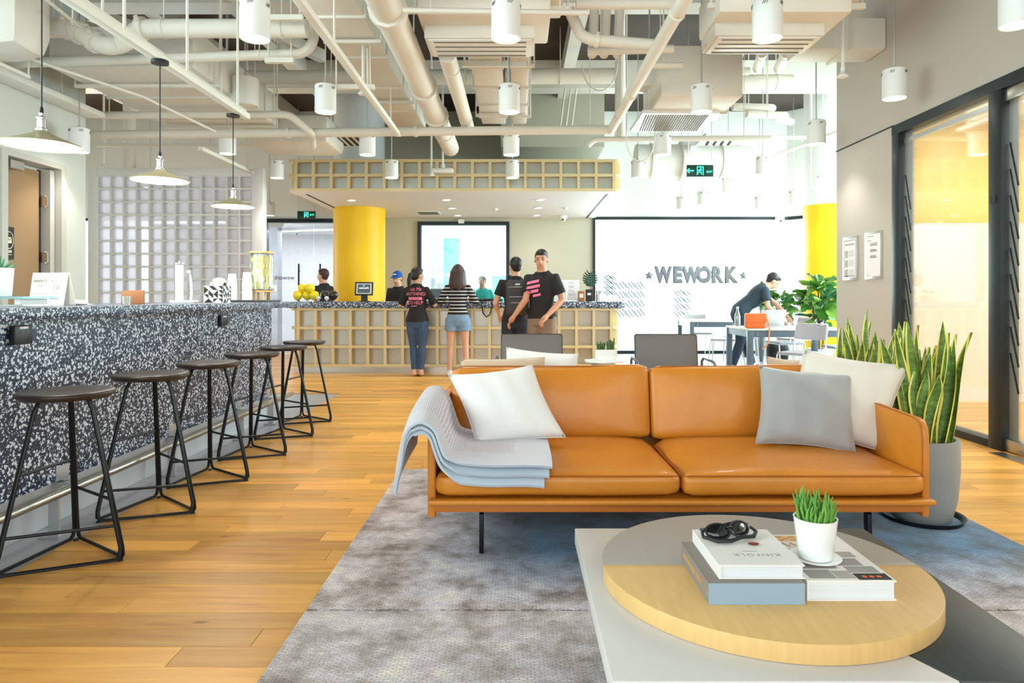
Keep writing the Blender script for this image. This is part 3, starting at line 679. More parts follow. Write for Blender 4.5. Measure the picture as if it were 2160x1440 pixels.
cp = thing('reception_canopy', 'dropped ceiling canopy edged with a two-row wooden lattice above the reception', 'canopy')
lattice(cp, RX0+.1, RX1-.12, RY, 2.82, 3.27, 18, 2, .12, M['canopy_panel'])
counter_end(cp, RX0+.1, -1, 2.82, 3.27, 2, 'corner_rail'); counter_end(cp, RX1-.12, 1, 2.82, 3.27, 2, 'corner_rail')
for sg_, xx in ((-1, RX0), (1, RX1)):
    MB().box(min(xx, xx-sg_*.04), max(xx, xx-sg_*.04), RY+.5, 14.08, 2.80, 3.28).build('side_fascia', M['lattice_wood'], cp)
MB().box(RX0+.02, RX1-.02, RY+.01, 14.09, 2.795, 2.81).build('soffit', M['gypsum'], cp)
MB().box(RX0+.05, RX1-.05, RY+.15, 14.08, 3.26, 3.29).build('deck', M['canopy_panel'], cp)
MB().box(RX1-.20, RX1-.17, RY+.3, 14.05, 2.788, 2.796).build('shadow_line', M['dark_line'], cp)
MB().box(RX0+.17, RX0+.20, RY+.3, 14.05, 2.788, 2.796).build('shadow_line', M['dark_line'], cp)

def spot(parent, loc, power, col=(1, .95, .87), ang=95, blend=.7, size=.05):
    l = bpy.data.lights.new('lamp', 'SPOT'); l.energy = power; l.color = col; l.spot_size = math.radians(ang); l.spot_blend = blend; l.shadow_soft_size = size
    o = bpy.data.objects.new('lamp', l); COL.objects.link(o); o.location = loc; o.parent = parent; return o
k = 0
wh = ('front', 'middle', 'rear')
for px, py, nm in ((741, 422, 'front left'), (941, 421, 'front middle'), (1139, 421, 'front right'), (953, 439, 'middle'), (1134, 438, 'middle right'), (965, 454, 'rear middle'), (1131, 454, 'rear right')):
    d = (2.795-E)*F/(625-py); p = at(px, py, d)
    t = thing('downlight', 'small round recessed downlight, the '+nm+' one in the canopy soffit over the reception', 'downlight', (p.x, d, 2.795), group='recessed downlights over the reception')
    MB().lathe([(.085, 0), (.085, -.008), (.062, -.010), (.06, -.002)], n=20).build('trim_ring', M['white_plastic'], t, smooth=True)
    MB().lathe([(.001, -.004), (.059, -.004), (.059, -.003), (.001, -.003)], n=20).build('lens', M['down_glow'], t)
    spot(t, (0, 0, -.02), 9, ang=110)
t = thing('air_grille', 'square white air grille in the canopy soffit behind the yellow column', 'grille', (-1.72, 13.15, 2.795))
MB().box(-.22, .22, -.22, .22, -.012, 0).build('frame', M['white_plastic'], t)
s_ = MB().box(-.19, .19, -.008, .008, -.018, -.006).mesh('slat', M['vent_dark'])
for k in range(9): link('slat', s_, t, (0, -.18+.045*k, 0))
for px, py, nm in ((1045, 440, 'middle'), (1193, 438, 'right')):
    d = 1.615*F/(625-py); p = at(px, py, d)
    tag(MB().lathe([(.001, -.035), (.03, -.035), (.045, -.02), (.05, 0), (.001, 0)], (p.x, d, 2.795), 16).build('smoke_detector', M['white_plastic'], smooth=True), 'small white smoke detector on the soffit, '+nm+' of the reception', 'detector')
# ------------------------------------------------------------------ ceiling structure and services
ORD = ('nearest', 'second', 'third', 'fourth')
bj = 0
for yb, nm in ((5.4, ''), (8.0, ''), (11.2, '')):
    bj += 1
    struct('ceiling_beam', MB().box(-9.6, 6.3, yb-.16, yb+.16, 4.55, H), M['paint_service'])
for xb in (-7.2, -5.8, -4.6, -3.5, -2.4, .8, 3.2):
    struct('ceiling_joist', MB().box(xb-.09, xb+.09, -3, 14.1, 4.72, H), M['paint_service'])

def pipe(label, pts, r, m='paint_service', name='pipe', cat='pipe', rings=(), n=12, bends=True, group=None, hf=None):
    P = [Vector(p) for p in pts]; Q = [P[0]]
    for i in range(1, len(P)-1):              # rounded elbows
        a = (P[i-1]-P[i]); b = (P[i+1]-P[i]); q = min(a.length, b.length, r*3.2)*.5
        p0 = P[i]+a.normalized()*q; p2 = P[i]+b.normalized()*q
        for k in range(5):
            t = k/4; Q.append((1-t)**2*p0+2*t*(1-t)*P[i]+t*t*p2)
    Q.append(P[-1])
    o = MB().tube(Q, r, n).build(name, M[m], smooth=True, ang=50)
    tag(o, label, cat, group)
    runs = [(P[i], P[i+1]) for i in range(len(P)-1)]; a, b = max(runs, key=lambda s: (s[1]-s[0]).length)
    if r > .009 and abs((b-a).normalized().z) < .6:
        for f in (hf if hf is not None else (.15, .85) if (b-a).length > .7 else (.5,)):
            q = a.lerp(b, f); hg = MB(); hg.tube([q, (q.x, q.y, H)], .006, 5)
            hg.tube([q-(b-a).normalized()*.012, q+(b-a).normalized()*.012], r*1.08, n)
            hg.build('hanger', M[m], o, smooth=True)
    for t in rings:                           # couplings at fractions of the straight run
        k = int(t); f = t-k; p = P[k].lerp(P[k+1], f); u = (P[k+1]-P[k]).normalized()
        MB().tube([p-u*r*.35, p+u*r*.35], r*1.22, n).tube([p+u*r*.1+Vector((0, -r*1.1, r*.55)), p+u*r*.1+Vector((0, -r*1.45, r*.75))], r*.25, 6).build('coupling', M[m], o, smooth=True)
    return o
def duct(label, x0, x1, y0, y1, z0, z1, seams=(), ax='y', m='paint_duct', name='air_duct', bev=.02, hang=(), hx=(.05, .05)):
    o = tag(MB().box(x0, x1, y0, y1, z0, z1).build(name, M[m], bev=bev), label, 'duct')
    for s in seams:
        b = MB()
        if ax == 'y': b.box(x0-.022, x1+.022, s-.018, s+.018, z0-.022, z1+.022)
        else: b.box(s-.018, s+.018, y0-.022, y1+.022, z0-.022, z1+.022)
        b.build('flange', M[m], o, bev=.004)
    for s in hang:
        b = MB(); a_, c_ = ((x0-hx[0], s), (x1+hx[1], s)) if ax == 'y' else ((s, y0-.05), (s, y1+.05))
        for q in (a_, c_): b.tube([(q[0], q[1], z0-.05), (q[0], q[1], H)], .008, 5)
        b.bar((a_[0], a_[1], z0-.035), (c_[0], c_[1], z0-.035), .04, .03)
        b.build('hanger', M['paint_service'], o)
    return o
# long runs across the room
X = lambda px, d: (px-1092)/F*d
pipe('thick white drain pipe with clamped couplings and a dip, crossing the upper left ceiling', [(X(96,6.22),6.22,3.62),(X(150,6.22),6.22,3.62),(X(190,6.22),6.2,3.53),(X(228,6.22),6.18,3.44),(X(262,6.22),6.2,3.47),(X(292,6.22),6.22,3.62),(X(648,6.22),6.22,3.62)], .085, rings=(.9, 1.5, 2.4, 5.02))
pipe('slim white pipe running level under the thick clamped drain pipe', [(X(20,6.5),6.5,3.40),(X(640,6.5),6.5,3.49),(X(662,6.5),6.5,3.60),(X(664,6.5),6.5,4.6)], .048)
pipe('long pale pipe high across the middle of the ceiling behind the ducts', [(X(455,9.66),9.66,4.26),(X(1310,9.66),9.66,4.30)], .11)
pipe('white pipe above the glass block partition with an elbow bending down', [(X(215,8.0),8.0,3.30),(X(610,8.0),8.0,3.31),(X(658,8.2),8.2,3.14),(X(660,8.9),8.9,3.14)], .045, hf=(.92,))
pipe('main white sprinkler pipe crossing the room at mid depth', [(X(186,8.3),8.3,3.14),(X(1300,8.3),8.3,3.21)], .055, rings=(.38, .62), hf=(.46, .95))
pipe('thin white pipe continuing the sprinkler main towards the right columns', [(X(1240,8.7),8.7,3.10),(X(1254,8.7),8.7,3.18),(X(1625,8.7),8.7,3.2)], .035)
pipe('white sprinkler pipe slanting overhead from top centre right to the sprinkler main', [(1.135, 3.4, 3.2),(1.135, 8.3, 3.2)], .052, rings=(.3, .7))
pipe('fat white pipe running away over the reception, ending in a rounded cap', [(-.99, 3.6, 3.37),(-.99, 10.08, 3.37)], .125, rings=(.25, .55, .72))
pipe('medium pipe running away between the air ducts left of centre', [(-.63, 6.06, 3.33),(-.63, 8.6, 3.33)], .08)
pipe('long thin steel conduit sloping down across the left ceiling', [(X(50,5.9),5.9,3.25),(X(300,6.9),6.9,3.2),(X(455,8.0),8.0,3.11)], .014, hf=())
pipe('straight thin conduit at the top left of the ceiling beside the rounded duct', [(-3.35, 4.6, 3.32),(-3.85, 6.0, 3.55)], .014)
pipe('twin slim pipe crossing at the top centre above the first fan coil', [(X(850,4.9),4.9,3.234),(X(1240,4.9),4.9,3.215)], .02)
pipe('white pipe at the top right centre with a swan-neck drop', [(X(1200,5.9),5.9,3.66),(X(1216,5.9),5.9,3.52),(X(1224,5.9),5.9,3.44),(X(1245,5.9),5.9,3.40),(X(1385,5.9),5.9,3.35)], .05, rings=(3.1,))
pipe('upper straight pipe at the top right centre running to the second fan coil', [(X(1215,5.6),5.6,3.58),(X(1450,5.6),5.6,3.58)], .045)
for i, px in enumerate((1265, 1290, 1318)):
    pipe('short riser pipe behind the swan-neck, '+('first', 'second', 'third')[i]+' from its bend', [(X(px,6.5),6.5,H),(X(px-14,6.5),6.5,3.6),(X(px-16,6.7),6.7,3.55)], .045)
pipe('level pipe below the three short risers at the upper centre right', [(X(1240,6.4),6.4,3.48),(X(1420,6.4),6.4,3.50)], .04)
pipe('second level pipe below the three short risers, just under the first', [(X(1360,6.5),6.5,3.38),(X(1440,6.5),6.5,3.38)], .028)
for i, (px, py) in enumerate(((1490, 150), (1545, 225), (1575, 240))):
    p = at(px, py, 8.8)
    pipe('white pipe above the right rear seating area, number of bends '+('none', 'one', 'two')[i], [(p.x, 8.8, p.z), (p.x+.55, 8.8+.05*i, p.z)]+([(p.x+.6, 9.4, p.z+.1)] if i else [])+([(p.x+.9, 9.6, p.z+.1)] if i > 1 else []), .05)
pipe('thick short pipe above the right rear lights', [(X(1450,9.3),9.3,4.1),(X(1670,9.3),9.3,4.1)], .1)
for i in range(3):
    pipe('slanted white pipe in the right rear ceiling bundle, '+('nearest', 'middle', 'farthest')[i]+' of the three', [(2.55+.28*i, 7.9, 4.0), (2.95+.28*i, 9.2, 4.25)], .06)
pipe('thin pale pipe across the bright ceiling near the right window', [(3.1, 10.4, 3.6),(5.9, 10.4, 3.6)], .03)
pipe('thin pale conduit slanting down near the right window', [(3.6, 11.9, 3.3),(5.4, 9.9, 3.85)], .03)
pipe('short vertical pipe standing on top of the glass block partition', [(X(273,10.48),10.48,3.14),(X(273,10.48),10.48,H)], .09)
pipe('vertical pipe behind the upper centre ducts near the back wall', [(X(1308,9.2),9.2,3.3),(X(1308,9.2),9.2,H)], .07)
pipe('looping grey cable between two hanging lights at the right of centre', [(X(1322,8.2),8.2,5.0),(X(1322,8.2),8.2,3.3)]+[(X(1351-30*math.cos(PI*q/12),8.2),8.2,3.08-.28*math.sin(PI*q/12)) for q in range(13)]+[(X(1382,8.2),8.2,3.6)], .008, name='cable', cat='cable')
pipe('drooping cable under the level pipe right of the double duct', [(X(1265-37*math.cos(PI*q/12),8.3),8.3,4.0-.32*math.sin(PI*q/12)) for q in range(13)], .008, name='cable', cat='cable')
for i, px in enumerate((1190, 1202, 1214)):
    pipe('thin slanted stay on the beige wall above the reception, '+('left', 'middle', 'right')[i]+' of three', [(X(px-8,10.9),10.9,3.9),(X(px+2,10.9),10.9,4.5)], .014)
# ducts
duct('broad flat white duct under the left ceiling, its pale right face behind the lamp track', -4.55, -3.15, 6.62, 8.95, 3.40, 3.8, (7.6, 8.5), hang=(7.1, 8.8))
duct('rounded white duct end at the top left corner of the ceiling', -5.0, -3.96, 5.4, 5.95, 3.14, 3.95, ax='x', bev=.24, hang=(-4.3,))
duct('long rectangular air duct running towards the reception left of the fat pipe', -1.765, -1.33, 4.0, 9.9, 3.60, 3.92, (4.9, 5.9, 6.9, 7.9, 8.9), hang=(6.4, 8.4))
duct('left half of the double air duct over the middle of the room', -.50, -.165, 6.55, 9.6, 3.60, 3.9, (7.2, 7.9, 8.6, 9.2), hang=(7.0, 9.0), hx=(.05, .03))
duct('right half of the double air duct over the middle of the room', -.078, .12, 6.55, 9.6, 3.60, 3.9, (7.2, 7.9, 8.6, 9.2), hang=(7.06, 9.06), hx=(-.05, .05))
duct('wide low duct beside the yellow column ceiling, angled behind the canopy', -3.6, -2.5, 9.0, 9.9, 3.2, 3.6, bev=.1)
duct('beige boxed beam sticking out of the grey right wall', 2.85, 3.7, 6.85, 7.25, 3.66, 3.98, (3.3,), ax='x')
duct('beige duct box in front of the wall, between the white drum speaker and exit sign', 1.45, 2.28, 6.9, 7.9, 3.2, 3.72, (7.5,))
struct('ceiling_soffit', MB().box(-.3, 1.55, 12.2, 14.1, 3.85, H), M['wall_beige'])
pipe('big bright flexible white duct in front of the right rear window', [(1.9, 11.0, 3.36),(3.5, 11.0, 3.36),(3.85, 11.0, 3.3)], .27, m='paint_white', name='flexible_duct', cat='duct', rings=(.5,))
def fan_coil(nm, x0, x1, y0, y1, z0, lab):
    o = thing('fan_coil_unit', lab, 'air conditioner', ((x0+x1)/2, (y0+y1)/2, z0))
    w_, d_ = (x1-x0)/2, (y1-y0)/2
    MB().box(-w_-.02, w_+.22, -d_-.55, -.05, .22, .62).build('casing', M['paint_duct'], o, bev=.02)
    MB().box(-w_-.03, w_+.12, -d_-.22, d_-.02, .10, .40).build('casing', M['paint_duct'], o, bev=.02)
    MB().box(-w_, w_, -d_, d_, 0, .12).build('plenum', M['paint_duct'], o, bev=.008)
    MB().box(-w_+.03, w_-.03, -d_+.02, d_-.02, -.012, 0).build('grille_frame', M['white_plastic'], o, bev=.004)
    s_ = MB().box(-w_+.07, w_-.07, -.006, .006, -.018, -.004).mesh('slat', M['vent_dark'])
    for k in range(4): link('slat', s_, o, (0, -d_+.06+k*(2*d_-.12)/3, 0))
    h = MB()
    for sx_ in (-w_-.06, w_+.26): h.tube([(sx_, -.3, .2), (sx_, -.3, H-z0)], .01, 5)
    h.bar((-w_-.09, -.3, .2), (w_+.28, -.3, .2), .04, .04); h.build('hanger', M['paint_service'], o)
    return o
fan_coil('', -.76, .14, 5.55, 5.98, 3.28, 'white fan coil unit with a slot grille at the top centre of the ceiling')
fan_coil('', 1.62, 2.52, 5.6, 6.02, 3.32, 'white fan coil unit with a slot grille beside the grey right wall')
t = thing('return_grille', 'large slanted-slat air grille below the duct box right of centre', 'grille', (1.78, 7.85, 3.19))
MB().box(-.42, .42, -.42, .42, -.02, .02).build('frame', M['white_plastic'], t)
s_ = MB().bar((-.028, -.36, -.022), (.028, .36, -.022), .014, .008).mesh('slat', M['vent_dark'])
for k in range(26): link('slat', s_, t, (-.34+.027*k, 0, 0))
t = thing('slot_diffuser', 'small slotted ceiling diffuser left of the canopy behind the sprinkler pipe', 'grille', (X(750,9.7), 9.7, 3.38))
MB().box(-.28, .18, -.3, .3, 0, .04).build('frame', M['white_plastic'], t)
s_ = MB().box(-.022, .022, -.26, .26, -.006, .004).mesh('slat', M['dark_line'])
for k in range(4): link('slat', s_, t, (-.2+.09*k, 0, 0))
t = thing('slot_diffuser', 'slotted diffuser on the white ceiling right of the exit sign', 'grille', (X(1520,10.2), 10.2, 3.5))
MB().box(-.3, .3, -.3, .3, 0, .06).build('frame', M['white_plastic'], t)
s_ = MB().bar((-.04, -.26, -.004), (.04, .26, -.004), .035, .008).mesh('slat', M['dark_line'])
for k in range(4): link('slat', s_, t, (-.18+.11*k, 0, 0))
# tracks and trays along the room
def track(label, x, z, y0, y1, wd=.06, ht=.05, hang=(), name='lighting_track', zt=H):
    o = tag(MB().box(x-wd/2, x+wd/2, y0, y1, z, z+ht).build(name, M['paint_white'], bev=.004), label, 'track')
    for s in hang: MB().tube([(x, s, z+ht), (x, s, zt)], .01, 6).build('hanger', M['paint_service'], o)
    return o
track('white lighting track that carries the three disc lamps over the bar', -2.42, 2.76, 2.9, 6.1, hang=(3.4, 4.2, 5.0, 5.9))
track('white lighting track running away left of the long rectangular duct', -1.45, 3.12, 3.3, 8.3, hang=(4.2, 5.4, 6.6, 7.8), zt=3.575)
track('white cable tray along the top of the left wall', -4.88, 3.24, 6.1, 7.9, .22, .06, hang=(6.3, 7.3), name='cable_tray')
track('white strip rail above the partition, behind the sprinkler main', -4.0, 3.02, 8.6, 10.3, .06, .05, hang=(10.1,))
t = track('slim white rail at the upper left between the duct and the track', -3.04, 3.22, 4.0, 7.6, .05, .04, hang=(5.0, 7.0))
# unistrut cross pieces
for i, (px0, px1, py, d) in enumerate(((560, 640, 38, 6.0), (700, 790, 184, 6.6), (975, 1110, 136, 6.55), (470, 545, 304, 9.2), (204, 470, 306, 9.6), (560, 620, 128, 6.4))):
    a = at(px0, py, d); b = at(px1, py, d)
    o = tag(MB().bar(a, b, .05, .045).build('strut_channel', M['paint_service']), 'short white strut channel under the ceiling, '+('top left of centre', 'crossing the long duct', 'under the double duct', 'above the partition right end', 'above the partition left end', 'by the drain pipe')[i], 'strut')
    MB().tube([a+(b-a)*.1, a+(b-a)*.1+Vector((0, 0, H-a.z))], .008, 5).build('hanger', M['paint_service'], o)
    MB().tube([a+(b-a)*.9, a+(b-a)*.9+Vector((0, 0, H-b.z))], .008, 5).build('hanger', M['paint_service'], o)
# slanting roof struts in the dark gaps at the upper left
for i, (x, y0, x2, y2) in enumerate(((-3.9, 6.6, -3.2, 7.8), (-3.0, 6.6, -2.3, 7.8), (-2.5, 8.4, -1.9, 9.8), (-5.2, 8.3, -4.4, 9.8), (-3.4, 8.4, -2.8, 9.8))):
    struct('ceiling_strut', MB().bar((x, y0, 4.62), (x2, y2, 4.62), .12, .16), M['paint_service'])

# ------------------------------------------------------------------ cylinder pendants
def make_pendant():
    t = thing('pendant_lamp', '', 'lamp', group='white cylinder pendant lamps')
    r = .1; hgt = .262
    sh = MB().lathe([(r-.012, .004), (r-.004, 0), (r, .004), (r, hgt-.01), (r-.012, hgt), (.001, hgt)], n=32, cap=False)
    so = sh.build('shade', M['white_plastic'], t, smooth=True)
    v = MB()
    for g0 in range(5):
        for k in range(3):
            a = g0*2*PI/5+.2+k*.13
            p = Vector((r*1.003*math.cos(a-.05), r*1.003*math.sin(a-.05), hgt-.052)); q = Vector((r*1.003*math.cos(a+.05), r*1.003*math.sin(a+.05), hgt-.028))
            v.bar(p, q, .004, .007, (math.cos(a), math.sin(a), 0))
    v.build('vent_slots', M['vent_dark'], so)
    MB().lathe([(.001, .016), (r-.014, .016), (r-.014, .018), (.001, .018)], n=24).build('lens', M['lamp_glow'], t)
    MB().lathe([(.018, hgt), (.018, hgt+.02), (.008, hgt+.03)], n=10).tube([(0, 0, hgt+.02), (0, 0, H-2.93)], .0075, 6).build('rod', M['alu'], t, smooth=True)
    spot(t, (0, 0, -.01), 24, ang=110, size=.07)
    return t
pen = make_pendant(); first = [True]
def put(x, y, lab, z=2.93, on=True):
    o = pen if first[0] else dup(pen)
    first[0] = False
    o.location = (x, y, z); o['label'] = lab; o['group'] = 'white cylinder pendant lamps'
    if not on or True: o.rotation_euler = (0, 0, random.uniform(0, 6))
    return o
rows = ('nearest row', 'second row', 'third row', 'fourth row, before the canopy')
for i, y in enumerate((4.65, 6.5, 8.47, 10.1)):
    put((-1.79, -1.83, -1.865, -1.866)[i], y, 'white cylinder pendant in the '+rows[i]+', left of the fat pipe')
    put(-.08, y, 'white cylinder pendant in the '+rows[i]+', middle column over the room')
    put((1.70, 1.75, 1.80, 1.78)[i], y, 'white cylinder pendant in the '+rows[i]+', right of the slanting sprinkler pipe')
put(3.23, 4.42, 'white cylinder pendant cut by the picture edge beside the glass front')
put(3.34, 6.05, 'white cylinder pendant on a cord before the plain grey right wall')
put_low3 = put(3.30, 7.55, 'white cylinder pendant on a long cord just past the right wall corner', 2.86)
put_low1 = put(-4.72, 7.35, 'white cylinder pendant beside the left wall edge behind the nearest disc lamp', 2.73)
put(-3.57, 8.4, 'white cylinder pendant above the right end of the glass block partition')
put(-3.57, 10.12, 'white cylinder pendant at the left corner of the lattice canopy')
put(-5.92, 11.0, 'white cylinder pendant behind the top of the glass block partition')
put_low2 = put(-4.8, 13.2, 'faint white cylinder pendant in front of the glass corridor doors', 2.74)
for o_ in (put_low1, put_low2, put_low3): MB().tube([(0, 0, 2.0), (0, 0, 2.262)], .0075, 6).build('rod', M['alu'], o_, smooth=True)
put(3.52, 9.8, 'white cylinder pendant right of the exit sign over the long work table')
put(3.55, 11.5, 'white cylinder pendant right below the exit sign at the rear')
put(3.55, 13.1, 'white cylinder pendant in front of the shopfront top frame, right of its neighbour')
put(3.3, 13.75, 'small white cylinder pendant nearest the shopfront, leftmost at the rear')
put(5.25, 13.0, 'white cylinder pendant left of the white column top')
put(4.87, 13.75, 'small white cylinder pendant nearest the shopfront, over the bending man')
put(5.05, 11.3, 'white cylinder pendant against the white column top')
for i, (px, py0, py1, d, wd) in enumerate(((517, 167, 225, 7.6, .29), (1370, 135, 188, 7.5, .27))):
    a = at(px, py1, d); h_ = (py1-py0)/F*d
    t = thing('drum_speaker', 'wide white drum speaker hanging '+('between the lamp track and sprinkler pipe', 'beside the slanting sprinkler pipe')[i], 'speaker', a)
    MB().lathe([(.001, .012), (wd/2-.02, .012), (wd/2-.012, 0), (wd/2, .006), (wd/2, h_), (.001, h_)], n=32).build('drum', M['paint_white'], t, smooth=True)
    MB().lathe([(.001, .004), (wd/2-.03, .004), (wd/2-.03, .012), (.001, .012)], n=24).build('grille', M['paint_duct'], t)
    MB().tube([(0, 0, h_), (0, 0, H-a.z)], .01, 6).build('rod', M['alu'], t)
# ------------------------------------------------------------------ disc lamps over the bar
dl = thing('disc_pendant', '', 'lamp', group='disc lamps over the bar')
r = .182
MB().lathe([(r, 0), (r+.002, .004), (.10, .038), (.045, .062), (.03, .075), (.03, .066), (.045, .052), (.1, .03), (r-.004, 0)], n=40, cap=False).build('shade', [M['shade_out']], dl, smooth=True, ang=60)
MB().lathe([(r-.005, .001), (.1, .028), (.045, .05), (.001, .056)], n=40, cap=False).build('shade_lining', M['shade_in'], dl, smooth=True)
MB().lathe([(.001, .07), (.028, .07), (.028, .085), (.021, .09), (.021, .13), (.026, .134), (.026, .142), (.012, .152), (.012, .165), (.001, .166)], n=20).build('socket', M['chrome'], dl, smooth=True)
MB().ell((0, 0, .018), .034, .034, .036, 14, 10).build('bulb', M['bulb_glow'], dl, smooth=True)
cd_ = MB(); cd_.lathe([(.010, .16), (.008, .19), (.004, .2)], n=10); cd_.tube([(0, 0, .17), (0, 0, .80)], .0042, 6); cd_.build('cord', M['black_plastic'], dl, smooth=True)
MB().lathe([(.055, .785), (.055, .806), (.001, .806)], n=24, cap=False).lathe([(.001, .785), (.055, .785)], n=24, cap=False).build('ceiling_rose', M['black_plastic'], dl, smooth=True)
pl = bpy.data.lights.new('bulb_light', 'POINT'); pl.energy = 16; pl.color = (1, .92, .8); pl.shadow_soft_size = .03
po = bpy.data.objects.new('bulb_light', pl); COL.objects.link(po); po.parent = dl; po.location = (0, 0, -.03)
for i, (x, y, z) in enumerate(((-2.42, 3.47, 1.945), (-2.4, 4.58, 1.955), (-2.5, 5.95, 1.96))):
    o = dl if i == 0 else dup(dl)
    o.location = (x, y, z)
    if i == 2: o.location.x = -2.48
    o['label'] = 'shallow disc pendant lamp with black cord over the bar, '+('nearest of the three', 'middle one, before the glass blocks', 'farthest and smallest of the three')[i]
# ------------------------------------------------------------------ signs, sprinkler heads and cameras under the ceiling
def exit_sign(label, c, wd, ht, txt, arrow, face=0):
    t = thing('exit_sign', label, 'sign', c)
    MB().box(-wd/2, wd/2, 0, .03, -ht/2, ht/2).build('housing', M['exit_green'], t, bev=.003)
    g = MB(); s = ht
    g.box(-.28*s, -.22*s, -.004, 0, -.36*s, .36*s); g.box(.22*s, .28*s, -.004, 0, -.36*s, .36*s); g.box(-.22*s, .22*s, -.004, 0, .3*s, .36*s)
    g.ell((.05*s, -.003, .2*s), .06*s, .004, .06*s, 10, 6)          # running figure
    for a, b in (((.02, .12), (-.04, -.06)), ((-.04, -.06), (.1, -.14)), ((.1, -.14), (.08, -.3)), ((-.04, -.06), (-.12, -.18)), ((-.12, -.18), (-.2, -.2)), ((.02, .1), (.14, .02)), ((.02, .1), (-.12, .06)), ((-.12, .06), (-.16, -.04))):
        g.bar((a[0]*s, -.003, a[1]*s), (b[0]*s, -.003, b[1]*s), .004, .06*s, (0, 0, 1) if abs(a[0]-b[0]) > abs(a[1]-b[1]) else (1, 0, 0))
    if arrow:
        g.bar((-1.1*s, -.003, 0), (-.55*s, -.003, 0), .004, .09*s)
        g.bar((-1.1*s, -.003, 0), (-.92*s, -.003, .18*s), .004, .08*s); g.bar((-1.1*s, -.003, 0), (-.92*s, -.003, -.18*s), .004, .08*s)
    g.build('pictogram', M['exit_glow'], t)
    for body, x, z, sz in txt: text(body, sz*s, M['exit_glow'], t, (x*s, -.003, z*s), ext=.0005)
    h = MB()
    for sx_ in (-wd/2+.02, wd/2-.02): h.tube([(sx_, .015, ht/2), (sx_, .015, H-c[2])], .006, 6)
    h.build('hanger', M['alu'], t)
    return t
exit_sign('green exit sign with arrow and running figure hanging before the right rear windows', (X(1477,9.3), 9.3, E+(625-360)/F*9.3), .36, .16, (('EXIT', .78, -.1, .24),), True)
exit_sign('green exit sign above the glass corridor doors left of the yellow column', (X(646,13.7), 13.7, E+(625-453)/F*13.7), .36, .15, (('EXIT', .78, 0, .3),), False)
def ceiling_device(label, px, py, d, cat='detector', cone=False):
    a = at(px, py, d); t = thing('sprinkler_head' if cone else 'wifi_access_point', label, cat, a)
    if cone: MB().lathe([(.001, 0), (.045, 0), (.05, .01), (.02, .05), (.02, .09)], n=16).build('head', M['white_plastic'], t, smooth=True)
    else:
        MB().box(-.16, .16, -.06, .06, 0, .07).build('body', M['white_plastic'], t, bev=.02)
        MB().lathe([(.04, .07), (.025, .14)], n=10).build('neck', M['white_plastic'], t)
    MB().tube([(0, 0, .08), (0, 0, H-a.z)], .016, 8).build('rod', M['paint_white'], t, smooth=True)
ceiling_device('white box sensor on a rod before the lattice canopy', 934, 365, 10.2)
ceiling_device('white cone sprinkler on a rod left of the box sensor', 910, 371, 10.2, cone=True)
ceiling_device('white round detector on a rod at the corner of the grey right wall', 1778, 163, 6.2, cone=True)
ceiling_device('white cone sprinkler on a rod crossing the white track', 766, 200, 6.6, cone=True)
ceiling_device('white cone sprinkler above the glass block partition', 219, 352, 10.2, cone=True)
ceiling_device('small white sprinkler before the white column', 1711, 397, 11.2, cone=True)
for px, py, d, lab in ((1187, 462, 13.7, 'under the canopy beside the shopfront'), (1645, 457, 13.95, 'before the shopfront top frame'), (628, 505, 16.4, 'in the corridor behind the glass doors')):
    a = at(px, py, d); zt = 2.795 if d < 14 else 2.75; t = thing('security_camera', 'white dome security camera '+lab, 'camera', (a.x, d, zt))
    if d > 13.9 and d < 14: MB().tube([(0, 0, -.01), (0, .16, -.01)], .02, 8).build('bracket', M['white_plastic'], t)
    MB().lathe([(.09, 0), (.09, -.05), (.001, -.05)], n=20).build('mount', M['white_plastic'], t, smooth=True)
    MB().ell((0, 0, -.055), .062, .062, .06, 16, 10).build('dome', M['white_plastic'], t, smooth=True)
    MB().ell((.0, -.05, -.08), .022, .018, .022, 10, 6).build('lens', M['lens_dark'], t, smooth=True)
# ------------------------------------------------------------------ the bar
BX = -2.38
bar_ = thing('bar_counter', 'long bar with dark white-flecked terrazzo front and pale plinth along the left', 'counter', (BX, 4.2, 0))
def w(mb, root):                                # world-built parts moved under their thing
    L = root.location; mb.v = [(a-L.x, b-L.y, c-L.z) for a, b, c in mb.v]; return mb
w(MB().box(-3.2, BX, 1.5, 6.6, .225, 1.07), bar_).build('front_panel', M['terrazzo'], bar_)
w(MB().box(-3.2, BX-.035, 1.5, 6.56, .001, .225), bar_).build('plinth', M['plinth'], bar_)
w(MB().box(-3.35, -2.25, 1.5, 7.26, 1.071, 1.126), bar_).build('bar_top', M['terrazzo'], bar_, bev=.003)
fr = tag(MB().tube([(-2.27, 1.5, .205), (-2.27, 6.86, .205)], .024, 14).build('foot_rail', M['steel'], smooth=True), 'brushed steel foot rail along the base of the terrazzo bar', 'rail')
for y in (2.25, 3.36, 4.5, 5.62, 6.3):
    b = MB(); b.box(-2.305, -2.255, y-.008, y+.008, .012, .185); b.box(-2.33, -2.235, y-.04, y+.04, .001, .012)
    b.build('bracket', M['alu'], fr)
    b = MB(); b.box(-2.415, -2.27, y+.18, y+.23, .19, .215); b.box(-2.386, -2.375, y+.155, y+.255, .228, .30); b.build('wall_bracket', M['alu'], fr)
